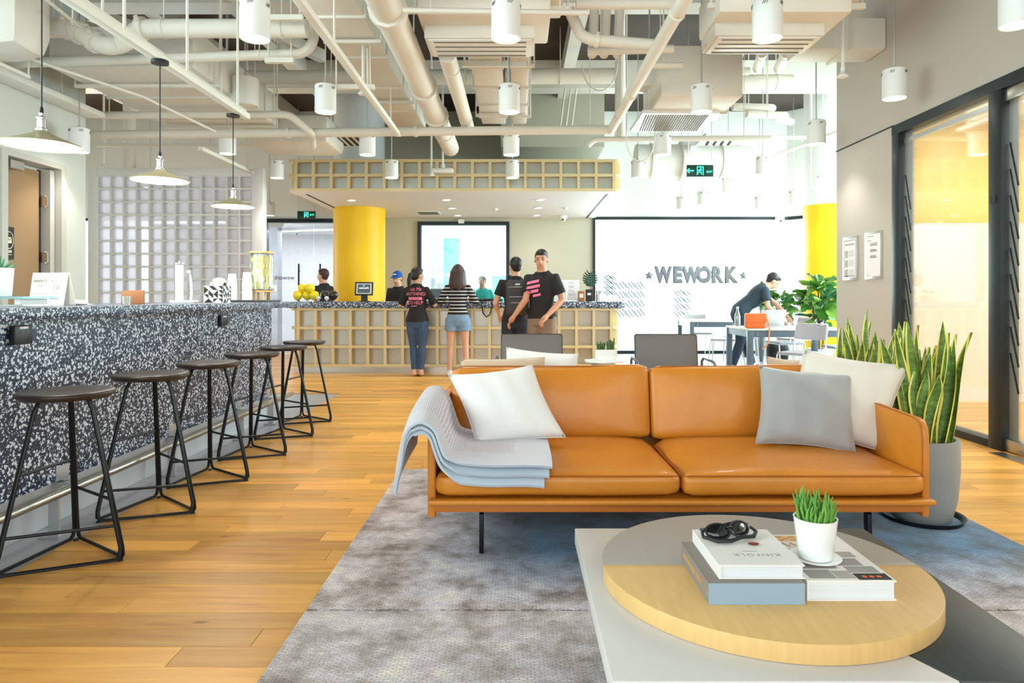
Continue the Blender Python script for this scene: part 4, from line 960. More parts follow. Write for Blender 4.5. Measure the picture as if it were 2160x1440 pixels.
for i, (y0, y1, z0, z1, lab) in enumerate(((3.19, 3.31, .952, 1.042, 'black power socket box under the near end of the bar top'), (5.42, 5.54, .945, 1.03, 'black power socket box under the far end of the bar top'))):
    t = thing('power_socket', lab, 'socket', (BX, (y0+y1)/2, (z0+z1)/2))
    hy, hz = (y1-y0)/2, (z1-z0)/2
    MB().box(.001, .03, -hy, hy, -hz, hz).build('box', M['black_plastic'], t, bev=.003)
    MB().box(.03, .0312, -.028, .028, hz-.016, hz-.006).build('label_strip', M['white_plastic'], t)
    s = MB()
    for yy in (-.035, .015):
        for q in ((0, .012), (.016, .012), (.008, -.02)): s.box(.03, .0308, yy+q[0], yy+q[0]+.005, q[1]-.005, q[1]+.004)
    s.build('socket_holes', M['lens_dark'], t)

# ------------------------------------------------------------------ bar stools
def make_stool():
    t = thing('bar_stool', '', 'stool', group='black wire bar stools along the bar')
    R_, zs = .195, .745
    MB().lathe([(.001, zs-.012), (.12, zs-.022), (R_-.02, zs-.018), (R_-.004, zs-.006), (R_, zs+.004), (R_-.004, zs+.012), (R_-.03, zs+.014), (.10, zs+.006), (.001, zs+.003)], n=40, cap=False).build('seat', M['stool_wood'], t, smooth=True, ang=60)
    vb = [Vector((.285*math.cos(math.radians(a)), .285*math.sin(math.radians(a)), .012)) for a in (-8, 112, 232)]
    vt = [Vector((.125*math.cos(math.radians(a)), .125*math.sin(math.radians(a)), zs-.03)) for a in (-8, 112, 232)]
    rod = .0085
    for i in range(3):                           # three closed wire loops, one per side
        a, b = vb[i], vb[(i+1) % 3]; ta, tb = vt[i], vt[(i+1) % 3]
        u = (b-a).normalized()*.014
        A = a+u; B = b-u; TA = ta+u*.6; TB = tb-u*.6
        def lerp(p, q, k): return p+(q-p)*k
        ctr = Vector((0, 0, zs-.022))
        pts = [TA*.35+Vector((0, 0, (zs-.022)*.65)), Vector((TA.x*.9, TA.y*.9, zs-.022)), lerp(TA, A, .06)]
        pts += [lerp(TA, A, .93), lerp(TA, A, .98)+ (B-A)*.02, lerp(A, B, .06), lerp(A, B, .94), lerp(TB, B, .98)+(A-B)*.02, lerp(TB, B, .93)]
        pts += [lerp(TB, B, .06), Vector((TB.x*.9, TB.y*.9, zs-.022)), TB*.35+Vector((0, 0, (zs-.022)*.65))]
        pts[0].z = zs-.022; pts[-1].z = zs-.022
        MB().tube(pts, rod, 8).build('leg_loop', M['black_metal'], t, smooth=True)
        # footrest wire, each side at its own height
        hz = (.27, .41, .16)[i] if True else 0
        k = 1-(hz-.012)/(zs-.04)
        p, q = lerp(TA, A, k), lerp(TB, B, k)
        MB().tube([p, lerp(p, q, .08)+Vector((0, 0, 0)), lerp(p, q, .92), q], rod*.85, 8).build('footrest', M['black_metal'], t, smooth=True)
    for i in range(3): MB().lathe([(.001, -.012), (.012, -.012), (.012, -.004), (.001, -.004)], (vb[i].x*.90, vb[i].y*.90, .012), 10).build('foot_glide', M['black_plastic'], t)
    return t
st = make_stool()
for i, (x, y) in enumerate(((-2.03, 3.07), (-2.02, 3.76), (-1.99, 4.4), (-1.985, 5.1), (-1.99, 5.8), (-2.02, 6.46))):
    o = st if i == 0 else dup(st)
    o.location = (x, y, 0); o.rotation_euler = (0, 0, random.uniform(-.08, .08))
    o['label'] = 'black wire bar stool with dark round seat at the terrazzo bar, '+('nearest to the camera', 'second from the camera', 'third from the camera', 'fourth from the camera', 'fifth from the camera', 'farthest from the camera')[i]

# ------------------------------------------------------------------ things on the bar top
BT = 1.126
t = thing('glass_tray', 'stacked pale glass tray on the near end of the bar under a white pot', 'tray', (-2.74, 3.62, BT))
MB().box(-.2, .2, -.12, .12, .001, .012).build('bottom_plate', M['tumbler_glass'], t)
for sx_ in (-.16, .16): MB().box(sx_-.015, sx_+.015, -.1, .1, .012, .042).build('spacer', M['white_plastic'], t)
MB().box(-.21, .21, -.13, .13, .042, .054).build('top_plate', M['teal_glass_edge'], t)
def pot_mb(r0, r1, h, th=.006, fill=.85):
    return MB().lathe([(.001, 0), (r0, 0), (r0+.002, .004), (r1, h), (r1-th, h), (r0*.5+r1*.5-th, h*fill), (.001, h*fill)], n=36, cap=False)
t = thing('potted_aloe', 'spiky green plant in a white pot on the glass tray, cut by the picture edge', 'plant', (-2.77, 3.62, BT+.0545))
pot_mb(.07, .082, .15).build('pot', M['white_gloss'], t, smooth=True, ang=50)
MB().lathe([(.001, .13), (.07, .13)], n=20, cap=False).build('soil', M['soil'], t)
for k in range(18):
    a = k*2.4; ln = random.uniform(.06, .12); tl = random.uniform(.3, 1.1); p = []
    for j in range(5):
        s = j/4; p.append((.02*math.cos(a)+ln*s*math.sin(tl)*math.cos(a), .02*math.sin(a)+ln*s*math.sin(tl)*math.sin(a), .125+ln*s*math.cos(tl)))
    MB().tube(p, [.009, .010, .008, .005, .001], 5).build('leaf', M['aloe'], t, smooth=True)
def card_stand(label, x, y, wd, ht, rz, lines):
    t = thing('menu_card', label, 'card', (x, y, BT), rz)
    R = Matrix.Rotation(math.radians(-12), 3, 'X')
    MB().obox(R @ Vector((0, 0, ht/2))+Vector((0, 0, .001)), wd, .004, ht, R).build('front', M['card'], t)
    R2 = Matrix.Rotation(math.radians(14), 3, 'X'); top = R @ Vector((0, 0, ht))
    MB().obox(top-R2 @ Vector((0, -.004, ht/2))+Vector((0, .004, .002)), wd, .003, ht, R2).build('back', M['card'], t)
    b = MB()
    for z in (.93,): b.obox(R @ Vector((0, -.0028, z*ht)), wd*.84, .0008, .0016, R)
    for z in (.36, .31, .2, .12): b.obox(R @ Vector((0, -.0028, z*ht)), wd*(.5 if z < .3 else .62), .0008, .0022, R)
    b.build('printed_lines', M['ink_grey'], t)
    for body, z, sz, m in lines: text(body, sz, M[m], t, R @ Vector((0, -.0032, z*ht)), (PI/2-math.radians(12), 0, 0), ext=.0003)
card_stand('white tent card printed with PERFECT, half behind the white pot', -2.80, 3.98, .10, .195, .05, (('PERFECT', .75, .02, 'ink'), ('Tails', .62, .024, 'ink_grey')))
card_stand('white tent card printed MUST BE 18 on the near end of the bar', -2.70, 3.97, .125, .195, -.12, (('MUST BE', .74, .022, 'ink_grey'), ('18', .56, .05, 'ink_grey'), ('Enjoy', .24, .026, 'ink_grey')))
nap = softbox(.11, .09, .028, .012, 5, .006, .006, 3).build('napkin', M['paper'], smooth=True); nap.location = (-2.72, 4.2, BT+.016)
tag(nap, 'crumpled white napkin on the bar top before the brown box', 'napkin')
t = thing('menu_box', 'brown leather box standing open on the bar top', 'box', (-2.62, 4.62, BT))
MB().box(-.066, .066, 0, .05, .001, .092).build('box', M['kraft'], t, bev=.003)
MB().box(-.068, .068, .05, .054, .001, .096).build('lid', M['kraft'], t, bev=.001)
t = thing('tumbler', 'small clear glass tumbler in front of the brown box', 'glass', (-2.55, 4.45, BT))
MB().lathe([(.001, .001), (.024, .001), (.028, .055), (.026, .055), (.023, .006), (.001, .006)], n=20, cap=False).build('glass', M['tumbler_glass'], t, smooth=True)
t = thing('tap_column', 'tall white square water tap column on the bar', 'tap', (-2.775, 5.6, BT))
MB().box(-.055, .055, -.05, .05, .001, .022).build('base', M['white_plastic'], t, bev=.004)
MB().box(-.024, .024, -.024, .024, .022, .315).build('column', M['white_plastic'], t, bev=.004)
MB().lathe([(.001, .315), (.012, .315), (.038, .322), (.038, .328), (.008, .334), (.006, .345), (.001, .346)], n=20, cap=False).build('cap', M['chrome'], t, smooth=True)
t = thing('tap_spout', 'slim chrome lever tap right of the tall white tap column', 'tap', (-2.685, 5.6, BT))
MB().box(-.05, .05, -.045, .045, .001, .022).build('base', M['white_plastic'], t, bev=.004)
MB().tube([(.005, 0, .02), (.01, 0, .09), (.0, 0, .22), (-.005, -.01, .25)], [.014, .011, .009, .008], 10).build('spout', M['chrome'], t, smooth=True)
MB().ell((-.006, -.015, .255), .016, .016, .016, 12, 8).build('knob', M['white_plastic'], t, smooth=True)
t = thing('straw_box', 'square box with a black and white triangle pattern holding straws and lids', 'box', (-2.515, 5.72, BT))
MB().box(-.08, .08, -.08, .08, .001, .142).build('box', M['paper'], t)
tri = MB()
for i in range(4):
    for j in range(4):
        x0 = -.078+i*.039; z0 = .003+j*.0345; s = .039; hgt = .0345; f = (i*7+j*5+i*j) % 4
        P4 = [(x0, z0), (x0+s, z0), (x0+s, z0+hgt), (x0, z0+hgt)]; P3 = [P4[(f+k) % 4] for k in range(3)]
        for yy in (-.0806,):
            tri.loft([[(a, yy, b) for a, b in P3], [(a, yy+.0004, b) for a, b in P3]])
        tri.loft([[(.0802, a, b) for a, b in P3], [(.0806, a, b) for a, b in P3]])
tri.build('triangle_pattern', M['sign_black'], t)
for k in range(9):
    a = k*2.1; MB().tube([(.05*math.cos(a), .05*math.sin(a), .02), (.06*math.cos(a), .06*math.sin(a), .165+.012*math.sin(3*k))], .012, 7).build('straw', M['sign_black' if k % 3 == 0 else 'straw_clear'], t, smooth=True)
softbox(.1, .1, .06, .03, 5, .01, .008, 2).build('lid_bag', M['straw_clear'], t, smooth=True, loc=(.01, .01, .17))
tr = thing('serving_tray', 'dark flat tray at the far end of the bar', 'tray', (-2.55, 6.45, BT))
MB().box(-.24, .24, -.2, .2, .001, .02).build('tray', M['table_dark'], tr, bev=.004)
def cup_stack(label, x, y, n, first_=None):
    t = thing('cup_stack', label, 'cups', (x, y, BT+.0205), group='stacks of upturned cups on the tray')
    me = MB().lathe([(.044, 0), (.046, .003), (.044, .006), (.034, .11), (.032, .112), (.001, .112)], n=24, cap=False).mesh('cup', M['cup_white'], smooth=True)
    for k in range(n): link('cup', me, t, (0, 0, .012*k))
cup_stack('tall stack of upturned white cups beside the patterned straw box', -2.66, 6.36, 12)
cup_stack('tall stack of upturned white cups beside the lemon water dispenser', -2.505, 6.32, 13)
t = thing('drink_dispenser', 'glass drink dispenser full of lemon slices with a bamboo lid', 'dispenser', (-2.455, 6.55, BT+.0205))
for k in range(4):
    a = PI/4+k*PI/2; MB().box(.075*math.cos(a)-.008, .075*math.cos(a)+.008, .075*math.sin(a)-.008, .075*math.sin(a)+.008, 0, .075).build('leg', M['bamboo'], t)
MB().lathe([(.001, .075), (.105, .075), (.105, .09), (.001, .09)], n=32).build('stand_ring', M['bamboo'], t, smooth=True)
MB().lathe([(.001, .091), (.095, .091), (.108, .10), (.108, .43), (.10, .44), (.10, .445), (.096, .445), (.104, .43), (.104, .102), (.001, .097)], n=36, cap=False).build('jar', M['tumbler_glass'], t, smooth=True)
MB().lathe([(.001, .446), (.112, .446), (.112, .462), (.001, .462)], n=32).build('lid', M['bamboo'], t, smooth=True)
tp = MB(); tp.tube([(.1, -.03, .12), (.15, -.045, .12)], .01, 8); tp.tube([(.145, -.043, .14), (.145, -.043, .085)], .012, 8); tp.build('tap', M['white_plastic'], t, smooth=True)
k = 0
for rr in range(5):
    for q in range(7):
        a = q*2*PI/7+rr*.45; z = .135+rr*.062
        R = Matrix.Rotation(a, 3, 'Z') @ Matrix.Rotation(PI/2, 3, 'Y')
        s = MB(); s.v = []; s.lathe([(.001, -.006), (.040, -.006), (.042, 0), (.040, .006), (.001, .006)], n=16)
        s.v = [tuple(R @ Vector(v)+Vector((.094*math.cos(a), .094*math.sin(a), z))) for v in s.v]
        s.build('lemon_slice', M['lemon' if (rr+q) % 3 else 'lemon_pale'], t, smooth=True); k += 1
MB().lathe([(.001, .1), (.060, .1), (.060, .42), (.001, .42)], n=24).build('lemon_water', M['lemon_pale'], t, smooth=True)
# ------------------------------------------------------------------ rug
rg = thing('rug', 'large mottled grey and blue woven rug with a crosswise seam under the sofa and table', 'rug', (0, 0, 0))
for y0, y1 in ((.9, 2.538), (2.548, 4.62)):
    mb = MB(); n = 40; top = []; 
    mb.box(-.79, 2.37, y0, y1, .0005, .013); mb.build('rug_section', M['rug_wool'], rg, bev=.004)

# ------------------------------------------------------------------ leather sofa
SX0, SX1 = -.40, 1.83
sf = thing('leather_sofa', 'long tan orange leather sofa with thin arms and black legs on the rug', 'sofa', (0, 0, 0))
SF = .013
w2 = lambda mb: mb
fb = MB().box(SX0+.03, SX1-.03, 3.04, 3.94, .245, .285); fb.build('base_frame', M['leather'], sf, bev=.006)
rl = MB(); rl.box(SX0+.005, SX1+.005, 2.985, 3.05, .262, .288); rl.build('front_rail', M['leather'], sf, bev=.011, seg=3)
MB().box(SX0+.03, SX1-.03, 3.02, 3.06, .225, .262).build('lower_rail', M['leather_edge'], sf, bev=.004)
for x0 in (SX0, SX1-.034):
    prof = [(3.03, .20), (3.03, .55), (3.036, .59), (3.055, .618), (3.09, .632), (3.3, .640), (3.7, .652), (3.95, .665), (3.98, .64), (3.98, .20)]
    ar = MB(); ar.loft([[(x0, a, b) for a, b in prof], [(x0+.034, a, b) for a, b in prof]])
    ao = ar.build('arm', M['leather'], sf, bev=.008)
    MB().tube([(x0+.034 if x0 < 0 else x0, a, b) for a, b in prof[:8]], .003, 5).build('piping', M['leather_seam'], ao, smooth=True)
SPL = .722
for i, (a, b) in enumerate(((SX0+.037, SPL-.004), (SPL+.004, SX1-.037))):
    def shp(q, p, a=a, b=b):
        if p[2] > 0: q.z += .028*max(0, p[1])*(1-abs(p[0])**6)
        return q
    sb = softbox(b-a, .70, .105, .042, 14, .03, .0025, 11+i, shp)
    so = sb.build('seat_cushion', M['leather'], sf, smooth=True, loc=((a+b)/2, 3.335, .288+.0525+.012), ang=80)
    hx, hy = (b-a)/2-.012, .345
    MB().tube([(-hx, -hy, .0405), (hx, -hy, .0405)], .0032, 5).build('piping', M['leather_seam'], so, smooth=True)
    MB().tube([((hx+.012) if i == 0 else -(hx+.012), -hy+.02+k*.06, .042+.004*math.sin(k)) for k in range(11)], .0032, 5).build('piping', M['leather_seam'], so, smooth=True)
    bb = softbox(b-a+.006, .17, .40, .042, 14, .0, .006, 21+i)
    bb.v = [(x, y-(.035*(1-(x/((b-a)/2))**2)*(1-(z/.2)**2) if y < 0 else 0), z+.008*math.sin(2.5*x+i)) for x, y, z in bb.v]
    bo = bb.build('back_cushion', M['leather'], sf, smooth=True, loc=((a+b)/2, 3.785, .588), rot=(-math.radians(13), 0, 0), ang=80)
    hx = (b-a)/2-.02
    MB().tube([(-hx, -.055, .188), (-hx*.9, -.07, .197), (hx*.9, -.07, .197), (hx, -.055, .188)], .003, 5).build('piping', M['leather_seam'], bo, smooth=True)
bp_ = MB(); bp_.loft([[(SX0+.04, 3.84, .25), (SX0+.04, 3.97, .25), (SX0+.04, 4.0, .70), (SX0+.04, 3.94, .72)], [(SX1-.04, 3.84, .25), (SX1-.04, 3.97, .25), (SX1-.04, 4.0, .70), (SX1-.04, 3.94, .72)]])
bp_.build('back_panel', M['leather'], sf, bev=.01)
for x in (-.165, 1.60):
    for y, sg_ in ((3.12, 1), (3.88, -1)):
        lg = MB()
        pts = [(x, y+sg_*.34, .238), (x, y+sg_*.06, .236), (x, y+sg_*.02, .226), (x, y, .19), (x, y-sg_*.004, SF)]
        lg.loft([[(p[0]+i*.010, p[1]+(j*.018 if k > 2 else j*.012*0), p[2]+(0 if k > 2 else j*.018)) for i, j in ((-1, -1), (1, -1), (1, 1), (-1, 1))] for k, p in enumerate(pts)])
        lg.build('leg', M['black_metal'], sf, bev=.003)

# throw folded over the left arm
th = thing('throw_blanket', 'folded pale grey ribbed throw blanket draped over the left sofa arm', 'blanket')
path = [(.135, .432), (.05, .436), (-.06, .440), (-.17, .442), (-.25, .446), (-.31, .466), (-.345, .51), (-.372, .58), (-.39, .645), (-.418, .674), (-.452, .665), (-.478, .63), (-.498, .565), (-.512, .49), (-.520, .425)]
fine = []
for i in range(len(path)-1):
    for k in range(3):
        t_ = k/3; p0 = path[max(0, i-1)]; p1 = path[i]; p2 = path[i+1]; p3 = path[min(len(path)-1, i+2)]
        f = lambda a, b, c, d: .5*((2*b)+(-a+c)*t_+(2*a-5*b+4*c-d)*t_*t_+(-a+3*b-3*c+d)*t_**3)
        fine.append((f(p0[0], p1[0], p2[0], p3[0]), f(p0[1], p1[1], p2[1], p3[1])))
fine.append(path[-1])
def throw_layer(off, hang, xe, y0, y1, skip, th_=.011, curl=0):
    pts = []; n = len(fine)
    for i in range(n):
        a = fine[max(0, i-1)]; b = fine[min(n-1, i+1)]; tx, tz = b[0]-a[0], b[1]-a[1]; L = math.hypot(tx, tz) or 1
        nx, nz = tz/L, -tx/L
        if nz < 0 and abs(nz) > .3: nx, nz = -nx, -nz
        if fine[i][0] < -.3 and i < 28: nx, nz = abs(nx), abs(nz)
        if i >= 30: nx = -abs(nx)
        pts.append((fine[i][0], fine[i][1], nx, nz))
    pts = pts[skip:] if not curl else pts[skip:n-curl]
    m_ = 16; grid = {}
    for side in (0, 1):
        for i, (x, z, nx, nz) in enumerate(pts):
            f = i/(len(pts)-1)
            for j in range(m_+1):
                t_ = j/m_; yy = y0+(y1-y0)*t_
                d = off+side*th_ + .003*math.sin(9*f*3+7*t_)
                X_ = x+nx*d+(xe if f < .25 else 0)*(1-f/.25 if f < .25 else 0); Z_ = z+nz*d
                onseat = max(0, min(1, (x+.36)/.10))
                if t_ < .16:
                    q = (1-t_/.16); Z_ -= hang*q*q*(.35+.65*onseat)*(1 if x > -.45 else .6); yy = y0+(y1-y0)*t_ - .006*q*side*onseat
                    yy -= off*.6*q
                wq = max(0, min(1, (-.30-x)/.12)); wq = wq*wq*(3-2*wq); Z_ -= (1-t_)**2*.06*wq
                w3 = max(0, min(1, (-.42-x)/.08)); Z_ -= (1-t_)*.03*w3; X_ -= .010*math.sin(5*t_)*w3; X_ += .03*(1-t_)**2*w3*off/.03
                Z_ += .012*max(0, t_-.8)*math.sin(20*f)
                grid[side, i, j] = Vector((X_, yy, Z_))
    mb = MB(); n_ = len(pts); idx = {}
    for k, v in grid.items(): idx[k] = len(mb.v); mb.v.append(tuple(v))
    def face(ks, m): mb.f.append(tuple(idx[k] for k in ks)); mb.m.append(m)
    for i in range(n_-1):
        for j in range(m_):
            inner = 3 <= j <= m_-1 and 5 <= i
            face(((1,i,j),(1,i,j+1),(1,i+1,j+1),(1,i+1,j)), 1 if inner else 0)
            face(((0,i,j),(0,i+1,j),(0,i+1,j+1),(0,i,j+1)), 2)
        face(((0,i,0),(1,i,0),(1,i+1,0),(0,i+1,0)), 2); face(((0,i,m_),(0,i+1,m_),(1,i+1,m_),(1,i,m_)), 0)
    for j in range(m_):
        face(((0,0,j),(0,0,j+1),(1,0,j+1),(1,0,j)), 0); face(((0,n_-1,j),(1,n_-1,j),(1,n_-1,j+1),(0,n_-1,j+1)), 0)
    return mb
throw_layer(.002, .085, -.02, 2.955, 3.50, 0).build('fold', [M['throw_blue'], M['throw_blue'], M['throw_blue']], th, smooth=True, ang=60)
throw_layer(.016, .052, 0, 2.95, 3.52, 0).build('fold', [M['throw_blue'], M['throw_rib'], M['throw_blue']], th, smooth=True, ang=60)
throw_layer(.030, .022, .012, 2.948, 3.56, 0).build('fold', [M['throw_grey'], M['throw_rib'], M['throw_blue']], th, smooth=True, ang=60)

# scatter cushions
rad = math.radians
pillow('scatter_cushion', 'white square cushion leaning at the left end of the sofa on the throw', 'cushion', .445, .42, .19, M['white_fabric'], (.02, 3.36, .458), rad(-33), rad(-7), rad(3), 1, pin=.085, shear=-.24)
pillow('scatter_cushion', 'grey velvet cushion at the right end of the orange sofa', 'cushion', .485, .42, .19, M['pillow_grey'], (1.42, 3.37, .43), rad(-27), rad(5), rad(-3), 4, mw=.014, pin=.085, shear=.09)
pillow('scatter_cushion', 'ivory cushion behind the grey velvet one, leaning over the right sofa arm', 'cushion', .51, .47, .18, M['pillow_ivory'], (1.585, 3.49, .435), rad(-19), rad(8), rad(-14), 6, pin=.085, shear=.22)

# ------------------------------------------------------------------ daybed behind the sofa with its cushions
db = thing('daybed', 'low grey daybed hidden behind the orange sofa', 'daybed', (.8, 4.5, 0))
softbox(2.4, .74, .2, .05, 8, .01).build('mattress', M['daybed_fabric'], db, smooth=True, loc=(0, 0, .30))
MB().box(-1.15, 1.15, -.32, .32, .15, .20).build('base', M['black_metal'], db, bev=.004)
for sx_ in (-1.05, 1.05):
    for sy_ in (-.26, .26): MB().box(sx_-.02, sx_+.02, sy_-.02, sy_+.02, .014, .15).build('leg', M['black_metal'], db)
pillow('scatter_cushion', 'plump beige cushion seen over the sofa back behind the white cushion', 'cushion', .56, .375, .17, M['pillow_beige'], (-.09, 4.42, .41), rad(-14), rad(-1), rad(2), 8, pin=.05)
pillow('scatter_cushion', 'white cushion seen over the sofa back in front of the left armchair', 'cushion', .50, .41, .13, M['white_fabric'], (.13, 4.62, .405), rad(-6), rad(5), rad(-4), 9)
pillow('scatter_cushion', 'beige cushion peeping over the sofa back beside the grey velvet one', 'cushion', .36, .37, .13, M['pillow_beige'], (1.78, 4.45, .41), rad(-10), rad(6), rad(20), 10)
pillow('scatter_cushion', 'small white cushion peeping over the sofa back against the beige one', 'cushion', .30, .40, .13, M['white_fabric'], (1.93, 4.45, .41), rad(-6), rad(4), rad(55), 12)

# ------------------------------------------------------------------ coffee table
ctb = thing('coffee_table', 'low square coffee table, white with a dark corner, under a big round board', 'table', (0, 0, 0))
TX0, TX1, TY0, TY1, TZ = .204, 1.235, 1.47, 2.44, .352
m0, m1 = .955, .50
MB().prism([(TX0, TY0), (m0-.002, TY0), (m1-.002, TY1), (TX0, TY1)], TZ-.055, TZ).build('white_top', M['table_white'], ctb, bev=.003)
MB().prism([(m0+.002, TY0), (TX1, TY0), (TX1, TY1), (m1+.002, TY1)], TZ-.055, TZ).build('dark_top', M['table_dark'], ctb, bev=.003)
MB().box(TX0+.12, TX1-.12, TY0+.12, TY1-.12, .0145, TZ-.055).build('plinth_base', M['table_dark'], ctb)
bd = thing('round_board', 'big round board, half grey and half oak, lying on the coffee table', 'board', (.705, 1.985, TZ+.001))
R_ = .457; n = 96
def halfdisc(a0, a1, m, nm):
    pts = [(R_*math.cos(a0+(a1-a0)*k/(n//2)), R_*math.sin(a0+(a1-a0)*k/(n//2))) for k in range(n//2+1)]
    MB().prism(pts, 0, .047).build(nm, m, bd, bev=.002)
halfdisc(.0006, PI-.0006, M['disc_grey'], 'grey_half'); halfdisc(PI+.0006, 2*PI-.0006, M['disc_oak'], 'oak_half')
BZ = TZ+.0485
def book(label, x0, x1, y0, y1, h, cover, z, rz=0, group=None, front=None):
    t = thing('book', label, 'book', ((x0+x1)/2, (y0+y1)/2, z), rz, group)
    hx, hy = (x1-x0)/2, (y1-y0)/2
    MB().box(-hx+.004, hx-.004, -hy+.004, hy-.004, .004, h-.004).build('pages', M['paper_edge'], t)
    c = MB().box(-hx+.004, hx, -hy, hy, 0, .004).box(-hx+.004, hx, -hy, hy, h-.004, h).box(-hx-.001, -hx+.004, -hy, hy, 0, h)
    c.build('cover', cover, t)
    if front: MB().box(-hx-.001, hx, -hy-.0015, -hy-.0001, .0, h).build('slipcase', front, t)
    return t, hx, hy
b1, hx, hy = book('thick taupe hardback lying under the white book on the round board', .484, .727, 1.728, 2.02, .054, M['book_grey'], BZ, front=M['book_front'])
g = MB()
rnd = random.Random(5); y = hy-.03
for k in range(18):
    ln = rnd.uniform(.004, .011)
    if k not in (6, 11): g.box(-hx-.0016, -hx-.0009, y-ln, y, .022, .034)
    y -= ln+.003
g.build('spine_print', M['gold_ink'], b1)['kind'] = 'stuff'
MB().box(-hx-.0016, -hx-.0009, -hy+.012, -hy+.02, .02, .03).build('spine_mark', M['gold_ink'], b1)
b2, hx, hy = book('white hardback lettered KINFOLK on top of the taupe book', .518, .737, 1.752, 2.02, .036, M['book_white'], BZ+.0545)
text('KINFOLK', .026, M['ink_grey'], b2, (0.01, -hy+.07, .0361), (0, 0, PI), ext=.0002, spacing=1.25)
MB().box(-.02, .02, -hy+.092, -hy+.095, .036, .0363).build('small_print', M['ink_grey'], b2)
b3, hx, hy = book('thick picture book with a photo-grid cover under the small white pot', .742, .970, 1.748, 2.085, .052, M['book_white'], BZ)
gr = [(-.10, -.03, -.155, -.10, 'ink_grey'), (-.028, .02, -.155, -.105, 'disc_grey'), (.022, .108, -.163, -.122, 'ink'), (.02, .10, -.118, -.075, 'ink_grey'), (-.10, .0, -.09, -.05, 'disc_grey'), (.01, .08, -.07, -.02, 'ink_grey'), (.03, .09, -.012, .03, 'disc_grey')]
for a, b, c_, d, m in gr: MB().box(a, b, c_, d, .052, .0522).build('cover_photo', M[m], b3)
q = MB()
for k in range(3): q.ell((.045+.019*k, -.143, .0524), .007, .007, .0004, 8, 4); q.box(.04+.019*k, .05+.019*k, -.146, -.140, .0522, .0526)
q.build('orange_lettering', M['ink_orange'], b3)
q = MB()
for i in range(9):
    for j in range(3):
        if (i+j) % 2: q.box(-.10+.02*i, -.08+.02*i, .118+.012*j, .13+.012*j, .052, .0522)
q.build('checker_print', M['gold_ink'], b3)
MB().box(-.108, .082, .112, .16, .0518, .0521).build('cover_band', M['disc_oak'], b3)
MB().tube([(-.10+.012*k, .085+.014*(-1)**k, .0524) for k in range(7)], .0016, 4).build('scribble_print', M['gold_ink'], b3)
# sunglasses and amber piece
sgz = BZ+.0545+.0365
t = thing('sunglasses', 'black wraparound sunglasses with folded arms on the white book', 'sunglasses', (.60, 1.955, sgz), .35)
for i, sx_ in enumerate((-.036, .036)):
    R = Matrix.Rotation(sx_*6, 3, 'Z') @ Matrix.Rotation(rad(-38), 3, 'X')
    MB().ell((sx_, -.004, .022), .034, .006, .020, 16, 8, R).build('lens', M['lens_dark'], t, smooth=True)
    ring = [Vector((sx_, -.006, .022))+R @ Vector((.036*math.cos(2*PI*k/20), 0, .022*math.sin(2*PI*k/20))) for k in range(20)]
    MB().tube(ring, .0034, 6, closed=True).build('rim', M['black_plastic'], t, smooth=True)
    s = 1 if i else -1
    MB().tube([(s*.072, .006, .026), (s*.074, .018, .024), (s*.045, .03, .018+.008*i), (-s*.02, .034, .012+.008*i), (-s*.065, .028, .008+.006*i)], [.005, .0055, .006, .005, .004], 6).build('temple', M['black_plastic'], t, smooth=True)
MB().tube([(-.008, -.008, .03), (0, -.012, .034), (.008, -.008, .03)], .0035, 6).build('bridge', M['black_plastic'], t, smooth=True)
MB().tube([(-.078, .01, .02), (-.088, -.01, .014), (-.06, -.038, .008), (-.02, -.046, .007), (.02, -.04, .01), (.06, -.04, .008), (.085, -.02, .012), (.08, .0, .02)], [.004, .005, .006, .006, .005, .006, .005, .004], 6).build('strap', M['black_plastic'], t, smooth=True)
tag(MB().ell((.655, 1.895, sgz+.003), .016, .010, .003, 16, 6).build('amber_piece', M['pick'], smooth=True), 'small amber brown oval piece lying beside the black sunglasses', 'trinket')
# succulent pot
pz = BZ+.0525
tag(MB().lathe([(.001, .001), (.04, .001), (.066, .008), (.068, .011), (.064, .011), (.038, .005), (.001, .005)], (.822, 1.885, pz), 36, cap=False).build('saucer', M['white_gloss'], smooth=True, ang=60), 'white round saucer on the photo-grid book', 'saucer')
t = thing('potted_succulent', 'green finger succulent in a small white pot on the coffee table', 'plant', (.822, 1.885, pz+.006))
MB().lathe([(.001, 0), (.040, 0), (.044, .004), (.057, .108), (.058, .112), (.054, .112), (.052, .106), (.049, .092), (.001, .092)], n=36, cap=False).build('pot', M['white_gloss'], t, smooth=True, ang=60)
MB().lathe([(.001, .094), (.049, .094)], n=20, cap=False).build('soil', M['soil'], t)
rnd = random.Random(9)
for k in range(64):
    a = k*2.399; r0 = .040*math.sqrt((k+.5)/64); ln = rnd.uniform(.045, .095); tl = .1+r0*9*rnd.uniform(.6, 1.2); p = []
    for j in range(5):
        s = j/4; bend = tl*(1-.45*s)
        p.append((r0*math.cos(a)+ln*s*math.sin(bend)*math.cos(a)+.007*math.sin(k+3.4*s)*s, r0*math.sin(a)+ln*s*math.sin(bend)*math.sin(a), .092+ln*s*math.cos(bend*.8)))
    fo = MB().tube(p, [.0040, .0044, .0040, .0034, .0012], 6)
    if k % 2: fo.tube([p[2], tuple(Vector(p[2])+Vector((.010*math.cos(a+1), .010*math.sin(a+1), .02)))], [.0032, .001], 5)
    fo.build('finger_leaf', M['succulent'], t, smooth=True)

